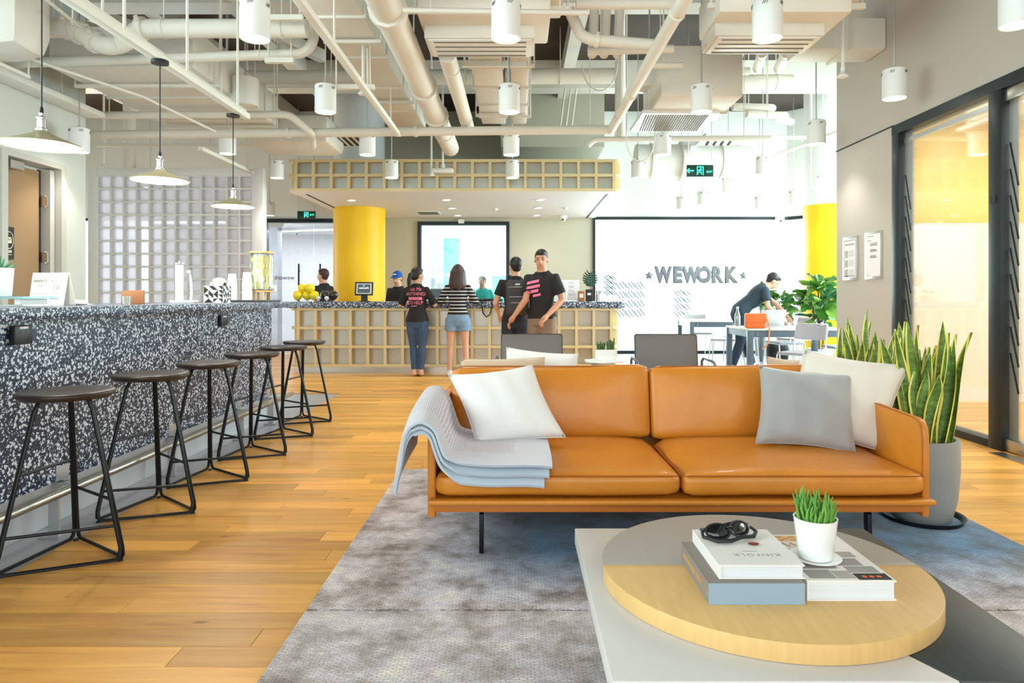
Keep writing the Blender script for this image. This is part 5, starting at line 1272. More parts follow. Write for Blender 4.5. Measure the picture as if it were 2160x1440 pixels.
# ------------------------------------------------------------------ snake plants in grey planters
def snake_plant(label, x, y, hscale, n, seed, z0, lean=0, r=.175, h=.43):
    rnd = random.Random(seed)
    sc_ = tag(MB().lathe([(.001, z0), (r*1.04, z0), (r*1.13, z0+.034), (r*1.16, z0+.038), (r*1.10, z0+.034), (r*1.0, z0+.008), (.001, z0+.008)], (x, y, 0), 40, cap=False).build('plant_saucer', M['black_plastic'], smooth=True), 'black plastic saucer under the '+label.split(' ', 1)[0]+' snake plant planter', 'saucer')
    t = thing('snake_plant', label, 'plant', (x, y, z0+.0085))
    MB().lathe([(.001, 0), (r*.70, 0), (r*.78, .01), (r*.93, h*.28), (r, h*.62), (r*1.0, h-.008), (r*.985, h), (r*.88, h), (r*.86, h-.01), (r*.84, h-.06), (.001, h-.06)], n=44, cap=False).build('planter', M['planter_grey'], t, smooth=True, ang=50)
    MB().lathe([(.001, h-.058), (r*.84, h-.058)], n=24, cap=False).build('soil', M['soil'], t)
    for k in range(n):
        a = k*2.399+rnd.uniform(-.3, .3); r0 = r*.70*math.sqrt((k+.4)/n); ln = hscale*rnd.uniform(.62, 1.0)*(1-.22*r0/r)
        wd = rnd.uniform(.062, .090); tilt = .03+.15*(r0/r)*rnd.uniform(.4, 1.25); yaw = rnd.uniform(0, PI) if k % 3 else rnd.uniform(-.4, .4); tw = rnd.uniform(-.9, .9)
        if k % 3 == 0: yaw = PI/2*0+rnd.uniform(-.5, .5)
        mbn = MB(); rows = 10; vs = []; fs = []; ms = []
        for j in range(rows+1):
            s = j/rows; wv = wd*(.55+.75*s-.35*s*s)*(1-max(0, (s-.62)/.38)**1.7) if s < 1 else 0
            bend = tilt*(1+.35*s)
            c = Vector((r0*math.cos(a)+ln*s*math.sin(bend)*math.cos(a)+lean*s*s+.014*math.sin(5*s+k), r0*math.sin(a)+ln*s*math.sin(bend)*math.sin(a), h-.06+ln*s*math.cos(bend)))
            ya = yaw+tw*s; u = Vector((math.cos(ya), math.sin(ya), 0)); nn = Vector((-math.sin(ya), math.cos(ya), 0))
            for q in (-1, -.74, 0, .74, 1):
                vs.append(c+u*(q*wv/2)+nn*(.010*(q*q)+.002*math.sin(9*s+q)))
            for q in (1, .74, 0, -.74, -1):
                vs.append(c+u*(q*wv/2)+nn*(.010*(q*q)-.003*(1-q*q)-.0012))
        for j in range(rows):
            for q in range(10):
                q2 = (q+1) % 10; fs.append((j*10+q, j*10+q2, (j+1)*10+q2, (j+1)*10+q)); ms.append(1 if q in (0, 3, 4, 5, 8, 9) else 0)
        mbn.v = [tuple(v) for v in vs]; mbn.f = fs; mbn.m = ms
        mbn.build('leaf', [M['leaf_green'], M['leaf_yellow']], t, smooth=True)
snake_plant('nearer snake plant with yellow-edged leaves in a tall grey planter beside the sofa arm', 2.13, 3.60, .76, 34, 4, .0, .0)
snake_plant('farther snake plant with upright leaves behind the right end of the sofa', 2.22, 4.42, .72, 30, 8, .0135, .0)

# ------------------------------------------------------------------ armchairs and side table behind the sofa
def make_armchair():
    t = thing('armchair', '', 'armchair')
    R = Matrix.Rotation(rad(-10), 3, 'X')
    bk = softbox(.59, .035, .46, .016, 8, 0, .003, 3); bk.v = [tuple(R @ Vector(v)+Vector((0, .33, .585))) for v in bk.v]
    bo = bk.build('backrest', M['grey_leather'], t, smooth=True)
    hx, hz = .295, .228
    MB().tube([R @ Vector((x, -.005, z))+Vector((0, .33, .585)) for x, z in ((-hx, -hz), (-hx, hz-.012), (-hx+.012, hz), (hx-.012, hz), (hx, hz-.012), (hx, -hz))], .007, 6).build('edge_piping', M['chair_piping'], bo, smooth=True)
    se = softbox(.58, .56, .06, .025, 8, .008); se.build('seat', M['grey_leather'], t, smooth=True, loc=(0, 0.0, .36), rot=(rad(4), 0, 0))
    for s in (-1, 1):
        x = s*.335
        f = MB(); f.tube([(x, .36, .0), (x, .33, .34), (x, .30, .565), (x, .22, .60), (x, -.20, .60), (x, -.27, .57), (x, -.29, .48), (x, -.31, .0)], .0135, 8); f.build('arm_frame', M['table_metal'], t, smooth=True)
        MB().tube([(x, .32, .34), (x, -.295, .34)], .012, 8).build('side_rail', M['table_metal'], t, smooth=True)
    for y in (-.25, .27): MB().tube([(-.335, y, .335), (.335, y, .335)], .012, 8).build('cross_rail', M['table_metal'], t, smooth=True)
    return t
ac = make_armchair(); ac.location = (.137, 6.3, 0); ac['label'] = 'grey leather armchair behind the sofa, left of the small side table'; ac['group'] = 'grey leather armchairs'
o = dup(ac, (1.41, 6.25, 0), -.06, 'grey leather armchair behind the sofa, right of the small side table')
st_ = thing('side_table', 'small white side table with a faceted top between two grey armchairs', 'table', (.815, 6.5, 0))
MB().prism([(.20*math.cos(PI/6+k*PI/3), .17*math.sin(PI/6+k*PI/3)) for k in range(6)], .555, .575).build('top', M['white_plastic'], st_, bev=.003)
MB().lathe([(.16, 0), (.16, .012), (.11, .02), (.115, .553), (.001, .555)], n=6).build('pedestal', M['plinth'], st_)
t = thing('cactus_planter', 'white oval planter with two little cacti on the side table', 'plant', (.838, 6.5, .576))
MB().loft([[( .105*sx_*c, .05*sx_*s, z) for c, s in [(math.copysign(abs(math.cos(a))**.6, math.cos(a)), math.copysign(abs(math.sin(a))**.6, math.sin(a))) for a in [2*PI*k/28 for k in range(28)]]] for sx_, z in ((.9, 0), (1, .01), (1, .098), (.94, .1), (.92, .085))]).build('pot', M['white_gloss'], t, smooth=True, ang=50)
for gx, hs, nn in ((-.05, .075, 9), (.045, .12, 8)):
    for k in range(nn):
        a = k*2.4; r0 = .028*math.sqrt(k/nn); hh_ = hs*random.uniform(.7, 1.1)*(1.25 if k == 0 else 1)
        MB().tube([(gx+r0*math.cos(a), r0*math.sin(a), .08), (gx+r0*1.5*math.cos(a), r0*1.5*math.sin(a), .09+hh_*.6), (gx+r0*1.7*math.cos(a), r0*1.7*math.sin(a), .09+hh_)], [.010, .011, .004], 7).build('cactus_stem', M['cactus'], t, smooth=True)
# ------------------------------------------------------------------ things on the reception counter
CT = 1.1005
t = thing('tablet_stand', 'black counter tablet on a stand showing a white name, before the yellow column', 'tablet', (-2.41, 10.72, CT))
MB().box(-.07, .07, -.05, .07, 0, .012).box(-.05, .05, .0, .02, .012, .12).build('stand', M['black_plastic'], t)
R = Matrix.Rotation(rad(-12), 3, 'X')
MB().obox((0, -.01, .20), .285, .016, .215, R).build('case', M['black_plastic'], t, bev=.004)
MB().obox(Vector((0, -.01, .20))+R @ Vector((0, -.009, 0)), .235, .002, .165, R).build('bezel', M['white_plastic'], t)
MB().obox(Vector((0, -.01, .20))+R @ Vector((0, -.0108, 0)), .20, .002, .14, R).build('display', M['screen'], t)
text('wework', .046, M['screen_white'], t, Vector((0, -.01, .21))+R @ Vector((0, -.0128, 0)), (PI/2+rad(-12), 0, 0), ext=.0003)
MB().obox(Vector((0, -.01, .165))+R @ Vector((0, -.0125, 0)), .05, .001, .012, R).build('button', M['screen_yellow'], t)
MB().obox(Vector((0, -.01, .245))+R @ Vector((0, -.0125, 0)), .03, .001, .008, R).build('button', M['screen_white'], t)
bln = {}
def balloon(lab, x, y, z, r, m):
    t = thing('balloon', lab, 'balloon', (x, y, z), random.uniform(0, 6), group='balloons on the reception counter')
    if (m, r) not in bln:
        bln[m, r] = (MB().lathe([(.001, 0), (r*.55, r*.22), (r*.9, r*.65), (r, r*1.05), (r*.9, r*1.5), (r*.6, r*1.86), (.001, r*2)], n=22).mesh('skin', M[m], smooth=True, ang=80), MB().lathe([(.001, -.012), (.008, -.012), (.003, .0), (.001, .004)], n=8).mesh('knot', M[m]))
    link('skin', bln[m, r][0], t); link('knot', bln[m, r][1], t)
for i, (x, z) in enumerate(((-3.50, 0), (-3.36, 0), (-3.23, 0), (-3.44, .11), (-3.30, .115))):
    balloon('round yellow balloon in the cluster on the counter end, '+('bottom left', 'bottom middle', 'bottom right', 'upper left', 'upper right')[i], x, 10.85+.05*(i % 2), CT+.013+z, .078, 'balloon_yellow')
for i, (x, y, z) in enumerate(((-3.09, 10.98, 0), (-2.945, 10.88, 0))):
    balloon('dark brown balloon beside the yellow cluster, '+('behind the white one', 'nearer the yellow column')[i], x, y, CT+.013, .082, 'balloon_black')
for i, x in enumerate((-3.125, -2.995)):
    balloon('small white balloon in front of the dark balloons, '+('left one', 'right one')[i], x, 10.70, CT+.013, .036, 'balloon_white')
def laptop(label, loc, rz, wd=.33, dp=.23, m='alu', tilt=18, open_=True):
    t = thing('laptop', label, 'laptop', loc, rz)
    MB().box(-wd/2, wd/2, -dp, 0, .001, .014).build('base', M[m], t, bev=.003)
    MB().box(-wd/2+.03, wd/2-.03, -dp+.09, -.02, .0142, .0150).build('keyboard', M['black_plastic'], t)
    R = Matrix.Rotation(rad(-tilt), 3, 'X'); c = Vector((0, 0, .014))+R @ Vector((0, 0, dp/2))
    MB().obox(c, wd, .007, dp, R).build('lid', M[m], t, bev=.002)
    MB().obox(c+R @ Vector((0, -.0042, 0)), wd-.02, .001, dp-.02, R).build('display', M['screen'], t)
    return t
laptop('open laptop on the reception counter right of the woman with the pink print', (-1.30, 10.85, CT), -.5, .30, .2)
t = thing('tote_bag', 'black tote bag lying on the counter with its handle hanging down', 'bag', (-.48, 10.66, CT))
softbox(.50, .22, .035, .016, 7, .008, .005, 5).build('bag_body', M['bag_black'], t, smooth=True, loc=(0, 0, .02))
MB().tube([(-.06, -.10, .03), (-.075, -.185, .02), (-.07, -.195, -.06), (-.05, -.195, -.18), (-.0, -.195, -.235), (.05, -.195, -.2), (.085, -.195, -.08), (.09, -.185, .02), (.08, -.10, .03)], .010, 6).build('handle', M['bag_black'], t, smooth=True)
t = thing('paper_holder', 'clear stand with two printed white sheets on the counter beside the hugging men', 'sign', (.78, 10.86, CT))
MB().box(-.2, .2, 0, .012, .001, .34).box(-.2, .2, -.05, .06, .001, .006).build('holder', M['tumbler_glass'], t)
for sx_ in (-.10, .10):
    s = MB().box(sx_-.092, sx_+.092, -.003, -.001, .02, .325).build('sheet', M['paper'], t)
    l = MB(); rnd = random.Random(int(sx_*100))
    for z in (.29, .24, .22, .17, .12, .1): l.box(sx_-.07, sx_-.07+rnd.uniform(.05, .12), -.0036, -.003, z, z+.006)
    l.box(sx_-.01, sx_+.02, -.0036, -.003, .15, .16); l.build('print', M['ink_grey'], s)
t = thing('monstera_leaf', 'single dark green monstera leaf in a glass on the counter end', 'plant', (1.15, 10.86, CT))
MB().lathe([(.001, .001), (.035, .001), (.04, .12), (.037, .12), (.032, .006), (.001, .006)], n=20, cap=False).build('vase', M['tumbler_glass'], t, smooth=True)
MB().tube([(0, 0, .01), (.01, .0, .2), (.0, -.01, .30)], .005, 6).build('stalk', M['monstera'], t, smooth=True)
lf = MB()
lf.tube([(0, -.012, .24), (0, -.02, .47)], .004, 5)
for s in (-1, 1):
    for k in range(7):
        z = .25+k*.03; ln = (.07, .105, .12, .12, .11, .09, .06)[k]; up = .02+k*.012
        P = [Vector((0, -.014, z)), Vector((s*ln*.5, -.02, z+up*.25)), Vector((s*ln*.95, -.012, z+up*.7)), Vector((s*ln, -.01, z+up))]
        wds = (.013, .016, .012, .003)
        lf.loft([[(p.x, p.y, p.z-q), (p.x, p.y+.002, p.z-q), (p.x, p.y+.002, p.z+q), (p.x, p.y, p.z+q)] for p, q in zip(P, wds)])
lf.build('leaf', M['monstera'], t)
t = thing('black_card_stand', 'small black printed card stand on the counter below the monstera leaf', 'sign', (1.12, 10.72, CT))
MB().box(-.055, .055, 0, .006, .001, .19).box(-.05, .05, -.03, .04, .001, .005).build('card', M['sign_black'], t)
MB().box(-.025, .03, -.001, 0, .10, .135).build('white_mark', M['white_plastic'], t)
t = thing('tea_box', 'beige carton on the counter left of the black card stand', 'box', (1.0, 10.76, CT))
MB().box(-.05, .05, -.04, .04, .001, .165).build('carton', M['kraft'], t, bev=.002)
MB().box(-.03, .03, -.041, -.04, .06, .12).build('label_patch', M['card'], t)
t = thing('pen_cup', 'steel pen cup full of dark pens at the counter end', 'cup', (1.27, 10.76, CT))
MB().lathe([(.001, .001), (.038, .001), (.04, .11), (.037, .11), (.036, .005), (.001, .005)], n=20, cap=False).build('cup', M['steel'], t, smooth=True)
for k in range(8): MB().tube([(.02*math.cos(k*2.2), .02*math.sin(k*2.2), .01), (.034*math.cos(k*2.2), .034*math.sin(k*2.2), .17)], .004, 5).build('pen', M['black_plastic'], t)

# ------------------------------------------------------------------ people
def remesh(mb, voxel, m, smooth=3):
    me = bpy.data.meshes.new('tmp'); me.from_pydata(mb.v, [], mb.f)
    o = bpy.data.objects.new('tmp', me); COL.objects.link(o)
    md = o.modifiers.new('r', 'REMESH'); md.mode = 'VOXEL'; md.voxel_size = voxel; md.use_smooth_shade = True
    s = o.modifiers.new('s', 'SMOOTH'); s.iterations = smooth; s.factor = .5
    dg = bpy.context.evaluated_depsgraph_get(); dg.update()
    r = bpy.data.meshes.new_from_object(o.evaluated_get(dg))
    bpy.data.objects.remove(o)
    r.materials.clear(); r.materials.append(m)
    r.polygons.foreach_set('use_smooth', [True]*len(r.polygons))
    return r
def ring(c, a, b, lat, dep, n=16, sq=.85):
    out = []
    for k in range(n):
        th_ = 2*PI*k/n; cs, sn = math.cos(th_), math.sin(th_)
        out.append(c+lat*(a*math.copysign(abs(cs)**sq, cs))+dep*(b*math.copysign(abs(sn)**sq, sn)))
    return out
def join(me, mb, mats):
    bm = bmesh.new(); bm.from_mesh(me); base = len(me.materials)
    for m in mats: me.materials.append(m)
    vs = [bm.verts.new(v) for v in mb.v]
    for f, m in zip(mb.f, mb.m):
        try:
            q = bm.faces.new([vs[i] for i in f]); q.material_index = m; q.smooth = True
        except ValueError: pass
    bm.to_mesh(me); bm.free()
def person(label, x, y, rz, Ht, skin='skin', female=False, top=None, sleeve=.75, shirt_low=.50, bottom=None, leg=1.0, shoes=None, hair='short', haircol='hair_black',
           bend=0.0, head_yaw=0.0, head_pitch=0.0, arms=None, legs=None, z0=0.0, loose=.014, world_arms=False, group=None, neck_wide=False, dress=False):
    t = thing('person', label, 'person', (x, y, z0), rz, group)
    h = Ht; pz = .53*h; cb, sb_ = math.cos, math.sin
    X_ = Vector((1, 0, 0))
    def bd(p):
        p = Vector(p)
        if p.z <= pz or not bend: return p
        f = min(1, (p.z-pz)/(.14*h)); a = bend*(.55+.45*f); dz, dy = p.z-pz, p.y
        return Vector((p.x, dy*cb(a)+dz*sb_(a), pz+dz*cb(a)-dy*sb_(a)))
    fw = .88 if female else 1.0
    sl = .88 if female else 1.0
    spine = [((0, .005, .455), .080, .062), ((0, 0, .505), .100*(1.04 if female else 1), .070), ((0, 0, .55), .092, .064), ((0, .006, .62), .076*fw, .054), ((0, .008, .68), .083*fw, .060), ((0, .004, .745), .094*fw, .064), ((0, -.004, .795), .096*fw, .054), ((0, -.006, .826), .064*fw, .044), ((0, 0, .85), .036, .036), ((0, .008, .885), .033, .036)]
    pts = [bd(Vector(c)*h) for c, a, b in spine]
    def rings(extra, i0, i1):
        out = []
        for i in range(i0, i1):
            tn = (pts[min(i+1, len(pts)-1)]-pts[max(0, i-1)]).normalized(); dep = X_.cross(tn)*-1
            out.append(ring(pts[i], spine[i][1]*h+extra, spine[i][2]*h+extra, X_, dep))
        return out
    sh = [bd(Vector((s*.104*fw, -.004, .796))*h) for s in (-1, 1)]
    if arms is None: arms = [((-.135, -.02, .63), (-.14, .05, .49)), ((.135, -.02, .63), (.14, .05, .49))]
    el = []; wr = []
    inv = Matrix.Rotation(-rz, 3, 'Z')
    for a_ in arms:
        if world_arms: el.append(inv @ (Vector(a_[0])-Vector((x, y, z0)))); wr.append(inv @ (Vector(a_[1])-Vector((x, y, z0))))
        else: el.append(Vector(a_[0])*h); wr.append(Vector(a_[1])*h)
    if legs is None: legs = [((-.056, .008, .275), (-.060, -.02, .045), 0), ((.056, .008, .275), (.060, -.02, .045), 0)]
    hip = [Vector((s*.052, 0, .50))*h for s in (-1, 1)]
    kn = [Vector(l[0])*h for l in legs]; an = [Vector(l[1])*h for l in legs]
    body = MB(); body.loft(rings(0, 0, len(spine)))
    for i in (0, 1):
        body.tube([hip[i]+Vector((0, 0, .02*h)), hip[i].lerp(kn[i], .35), hip[i].lerp(kn[i], .75), kn[i], kn[i].lerp(an[i], .3), kn[i].lerp(an[i], .7), an[i]], [.050*h, .050*h*sl**.5, .040*h*sl, .032*h*sl, .033*h*sl, .024*h, .021*h], 14)
        fy = legs[i][2]; fd = Vector((math.sin(fy), math.cos(fy), 0)); a0 = an[i]
        body.tube([a0+Vector((0, 0, 0))-fd*.012*h, Vector((a0.x, a0.y, .028*h))-fd*.01*h, Vector((a0.x, a0.y, .024*h))+fd*.05*h, Vector((a0.x, a0.y, .015*h))+fd*.105*h], [.022*h, .027*h, .026*h, .014*h], 12)
        body.tube([sh[i]+(sh[1-i]-sh[i])*.12, sh[i], sh[i].lerp(el[i], .5), el[i], el[i].lerp(wr[i], .35), wr[i]], [.030*h*sl, .032*h*sl, .027*h*sl, .024*h*sl, .0235*h*sl, .016*h], 12)
    # head
    hc = bd(Vector((0, .012, .930))*h)
    RH = Matrix.Rotation(-bend*.55-head_pitch, 3, 'X'); RH = Matrix.Rotation(head_yaw, 3, 'Z') @ RH
    def hp(v): return hc+RH @ (Vector(v)*h)
    body.tube([pts[7], pts[8], hp((0, -.012, -.03))], [.034*h, .034*h, .032*h], 12)
    body.ell(hp((0, -.006, .014)), .0455*h, .056*h, .054*h, 16, 12, RH); body.ell(hp((0, .014, -.024)), .036*h, .040*h, .042*h, 14, 10, RH)
    body.tube([hp((0, .052, .006)), hp((0, .066, -.016)), hp((0, .054, -.021))], [.006*h, .010*h, .009*h], 8)
    for s in (-1, 1): body.ell(hp((s*.047, -.004, -.006)), .007*h, .012*h, .018*h, 8, 6, RH)
    for i, s in ((0, -1), (1, 1)):
        d = (wr[i]-el[i]).normalized(); body.tube([wr[i]-d*.01*h, wr[i]+d*.018*h, wr[i]+d*.045*h], [.015*h, .021*h, .019*h], 10)
    me = remesh(body, .0105*h/1.7, M[skin])
    ex = MB()
    for i, s in ((0, -1), (1, 1)):           # five bent fingers rooted in each palm
        d = (wr[i]-el[i]).normalized(); side = d.cross(Vector((0, 0, 1))); side = side.normalized() if side.length > .1 else Vector((1, 0, 0)); dn = d.cross(side)
        if dn.z > 0: dn = -dn
        for k in range(4):
            o_ = side*((k-1.5)*.0105*h); L_ = (.040, .047, .044, .034)[k]*h; p0 = wr[i]+d*.035*h+o_
            p1 = p0+d*(.02*h+L_*.35)+dn*.003*h; p2 = p1+(d*.7+dn*.7).normalized()*L_*.4; p3 = p2+(d*.25+dn).normalized()*L_*.3
            ex.tube([p0, p1, p2, p3], [.0056*h, .0052*h, .0047*h, .0036*h], 7)
        p0 = wr[i]+d*.012*h-side*s*.014*h; ex.tube([p0, p0-side*s*.016*h+d*.016*h, p0-side*s*.016*h+d*.036*h+dn*.006*h], [.0066*h, .0058*h, .0042*h], 7)
    ex.M = 1
    for s in (-1, 1): ex.ell(hp((s*.018, .0475, .004)), .0068*h, .004*h, .0036*h, 8, 6, RH)
    for s in (-1, 1): ex.tube([hp((s*.008, .053, .016)), hp((s*.018, .052, .019)), hp((s*.028, .045, .016))], .0018*h, 5)
    ex.M = 2; ex.tube([hp((-.013, .047, -.037)), hp((0, .053, -.037)), hp((.013, .047, -.037))], [.001*h, .003*h, .001*h], 6)
    join(me, ex, [M['eye'], M['lip']])
    link('body', me, t)
    parts = {}
    if top:
        g = MB(); i0 = 1 if shirt_low < .53 else 2; i1 = 8 if neck_wide else 9
        g.loft(rings(loose, i0, i1))
        for i in (0, 1):
            ch = [sh[i]+(sh[1-i]-sh[i])*.12, sh[i]+Vector((0, 0, .004*h)), sh[i].lerp(el[i], .5), el[i], el[i].lerp(wr[i], .5), wr[i]]
            rr = [.032*h*sl+loose*.3, .034*h*sl+loose*.5, .030*h*sl+loose, .0255*h*sl+loose, .024*h*sl+loose*.7, .018*h+loose*.6]
            if sleeve <= 1: ch = ch[:3]+[sh[i].lerp(el[i], sleeve)]; rr = rr[:3]+[.031*h+loose]
            else:
                e_ = el[i].lerp(wr[i], min(.96, sleeve-1)); ch = ch[:5]+[e_] if sleeve > 1.55 else ch[:4]+[e_]; rr = rr[:len(ch)]
            g.tube(ch, rr, 12)
        parts['top'] = link('shirt', remesh(g, .012, M[top], 4), t)
    if bottom:
        g = MB(); g.loft(rings(loose*.75, 0, 4 if not top else 3))
        for i in (0, 1):
            end = hip[i].lerp(kn[i], leg) if leg <= 1 else kn[i].lerp(an[i], leg-1)
            lo = loose*(.8 if not female else .5) if leg > 1 else loose*1.6
            ch = [hip[i]+Vector((0, 0, .02*h)), hip[i].lerp(kn[i], .35)]; rr = [.051*h+lo, .052*h+lo]
            if leg > 1: ch += [hip[i].lerp(kn[i], .75), kn[i], kn[i].lerp(an[i], .4), end]; rr += [.042*h*sl+lo, .034*h*sl+lo, .033*h*sl+lo, .025*h*sl+lo]
            else: ch.append(end); rr.append(.050*h+lo*1.5)
            g.tube(ch, rr, 14)
        parts['bottom'] = link('trousers' if leg > 1 else 'shorts', remesh(g, .012, M[bottom], 4), t)
    if shoes:
        for i in (0, 1):
            fy = legs[i][2]; fd = Vector((math.sin(fy), math.cos(fy), 0)); a0 = an[i]; g = MB()
            g.tube([Vector((a0.x, a0.y, .052*h))-fd*.01*h, Vector((a0.x, a0.y, .03*h))-fd*.012*h, Vector((a0.x, a0.y, .026*h))+fd*.05*h, Vector((a0.x, a0.y, .018*h))+fd*.112*h], [.026*h, .031*h, .030*h, .017*h], 12)
            g.v = [(a, b, max(c, .002)) for a, b, c in g.v]; g.build('shoe', M[shoes], t, smooth=True)
    g = MB()
    if hair != 'cap':
        g.ell(hp((0, -.016, .024)), .0505*h, .058*h, .056*h, 18, 12, RH); g.ell(hp((0, .010, .050)), .038*h, .040*h, .026*h, 14, 8, RH)
        g.ell(hp((0, -.03, -.008)), (.043 if female else .039)*h, (.040 if female else .031)*h, (.045 if female else .038)*h, 14, 10, RH)
    if hair == 'pony':
        g.tube([hp((0, -.062, .014)), hp((.0, -.085, .0)), hp((-.004, -.09, -.05)), hp((-.008, -.082, -.105)), hp((-.01, -.072, -.15))], [.014*h, .021*h, .022*h, .017*h, .004*h], 10)
    if hair == 'long':
        for k in range(9):
            a = -PI/2+(k-4)*.36; cx_, cy_ = math.cos(a), math.sin(a)
            g.tube([hp((cx_*.034, -.008+cy_*.038, .04)), hp((cx_*.050, -.008+cy_*.054, 0)), hp((cx_*.056, -.012+cy_*.060, -.06)), hp((cx_*.066, -.016+cy_*.060, -.12)), hp((cx_*.060, -.016+cy_*.058, -.155-.01*(k % 3)))], [.018*h, .022*h, .023*h, .019*h, .006*h], 8)
    if hair == 'cap':
        c = MB(); c.ell(hp((0, -.006, .034)), .051*h, .060*h, .050*h, 18, 12, RH); c.build('cap_crown', M['cap_blue'], t, smooth=True)
        MB().loft([[hp((x_*.046*(1-.3*u), .045+.062*u*(1-.35*x_*x_), .034-.008*u-.008*x_*x_+dz)) for x_ in (-1, -.5, 0, .5, 1)]+[hp((x_*.046*(1-.3*u), .045+.062*u*(1-.35*x_*x_), .030-.008*u-.008*x_*x_+dz)) for x_ in (1, .5, 0, -.5, -1)] for u, dz in ((0, 0), (.5, 0), (1, 0))]).build('cap_brim', M['cap_blue'], t, smooth=True)
        MB().ell(hp((0, .047, .05)), .024*h, .005*h, .010*h, 10, 6, RH).build('cap_patch', M['white_plastic'], t, smooth=True)
        g.ell(hp((0, -.022, 0)), .047*h, .046*h, .046*h, 14, 10, RH)
    hm = remesh(g, .010, M[haircol], 2) if hair in ('long', 'pony', 'short') else g.mesh('hair', M[haircol], smooth=True)
    link('hair', hm, t)
    parts.update(t=t, hp=hp, pts=pts, h=h, sh=sh, wr=wr, el=el, rings=rings)
    return parts
def print_on(parts, body, size, xz, m, sign, name='print', **k):
    """printed lettering laid onto the front (sign=1) or back (-1) of a shirt, following the cloth"""
    sh_ = parts['top'].data; bm = bmesh.new(); bm.from_mesh(sh_); bv = BVHTree.FromBMesh(bm); bm.free()
    me = text_mesh(body, size, ext=0, **k); bm = bmesh.new(); bm.from_mesh(me)
    for v in bm.verts: v.co.x *= .82
    bmesh.ops.subdivide_edges(bm, edges=[e for e in bm.edges if e.calc_length() > .012], cuts=2, use_grid_fill=False)
    for v in bm.verts:
        xx = v.co.x if sign < 0 else -v.co.x; zz = v.co.y+xz[1]; xx += xz[0]
        hit = bv.ray_cast(Vector((xx, sign*1.0, zz)), Vector((0, -sign, 0)))
        yy = hit[0].y if hit[0] else sign*.1
        v.co = Vector((xx, yy+sign*.003, zz))
    bm.to_mesh(me); bm.free(); me.materials.clear(); me.materials.append(m)
    link(name, me, parts['top'])
def poly_on(parts, quads, m, sign, name='print'):
    sh_ = parts['top'].data; bm = bmesh.new(); bm.from_mesh(sh_); bv = BVHTree.FromBMesh(bm); bm.free(); mb = MB()
    for x0, x1, z0, z1, sk in quads:
        n = 6; vs = []
        for i in range(n+1):
            for j in (0, 1):
                xx = x0+(x1-x0)*i/n; zz = (z0, z1)[j]+sk*i/n; hit = bv.ray_cast(Vector((xx, sign, zz)), Vector((0, -sign, 0)))
                vs.append(Vector((xx, (hit[0].y if hit[0] else sign*.1)+sign*.003, zz)))
        mb.add(vs, [(2*i, 2*i+1, 2*i+3, 2*i+2) for i in range(n)])
    mb.build(name, m, parts['top'])
P = person('woman with a ponytail in a black shirt printed in pink and blue jeans', -1.49, 10.13, -.22, 1.60, female=True, top='tee_black', sleeve=.92, shirt_low=.5, bottom='denim', leg=1.93, hair='pony', head_yaw=-.55, head_pitch=.12,
           arms=[((-.17, .02, .655), (-.10, .17, .702)), ((.17, .02, .655), (.11, .17, .702))], legs=[((-.040, .0, .275), (-.022, -.02, .045), .1), ((.045, .008, .275), (.038, .0, .045), -.5)])
for body, z, sz in (('Ask Me', 1.285, .075), ('ANYTHING!', 1.215, .070), ('TO HELP', 1.085, .070)):
    print_on(P, body, sz, (0, z), M['pink'], -1, shear=.2 if body == 'Ask Me' else 0)
poly_on(P, [(-.105, .105, 1.13, 1.17, .0)], M['pink'], -1)
print_on(P, "I'M HERE", .034, (0, 1.15), M['tee_black'], -1, spacing=1.2)
poly_on(P, [(-.06, .03, 1.03, 1.041, .006)], M['pink'], -1)
person('woman with long hair in a striped top and light denim shorts at the counter', -.89, 10.16, 0.0, 1.645, female=True, top='stripe_knit', sleeve=1.9, shirt_low=.6, bottom='denim_light', leg=.42, shoes='shoe_white', hair='long', haircol='hair_brown', head_pitch=.15, neck_wide=True,
       arms=[((-.165, .0, .665), (-.10, .18, .69)), ((.165, .0, .665), (.10, .18, .69))], legs=[((-.066, .0, .275), (-.072, -.02, .045), -.1), ((.068, .008, .275), (.078, -.02, .045), .1)], loose=.012)
P = person('man with a grey backpack seen from behind, hugged by another man', -.03, 9.02, .0, 1.69, top='tee_black', sleeve=.6, bottom='denim_dark', leg=1.95, shoes='shoe_black', head_yaw=.3, head_pitch=.05,
           arms=[((-.155, .0, .645), (-.13, .12, .56)), ((.14, .06, .66), (.10, .17, .62))])
bk = thing('backpack', 'dark grey backpack with zip pockets worn by the man seen from behind', 'backpack', (.0, 9.02, 0))
softbox(.30, .15, .46, .055, 9, 0, .004, 3).build('main_bag', M['bag_grey'], bk, smooth=True, loc=(0.0, -.215, 1.165))
softbox(.25, .07, .22, .03, 8, 0, .003, 4).build('front_pocket', M['bag_grey'], bk, smooth=True, loc=(0.0, -.30, 1.06))
for z, w_ in ((1.175, .22), (1.30, .24), (1.10, .2)):
    MB().tube([(-w_/2, -.325 if z < 1.2 else -.285, z-.012), (-w_/2+.02, -.332 if z < 1.2 else -.292, z), (w_/2-.02, -.332 if z < 1.2 else -.292, z), (w_/2, -.325 if z < 1.2 else -.285, z-.012)], .004, 5).build('zip', M['zip'], bk, smooth=True)
MB().box(-.03, .03, -.295, -.288, 1.325, 1.345).build('badge', M['zip'], bk)
MB().tube([(-.04, -.16, 1.39), (-.03, -.17, 1.43), (.03, -.17, 1.43), (.04, -.16, 1.39)], .008, 6).build('grab_loop', M['bag_black'], bk, smooth=True)
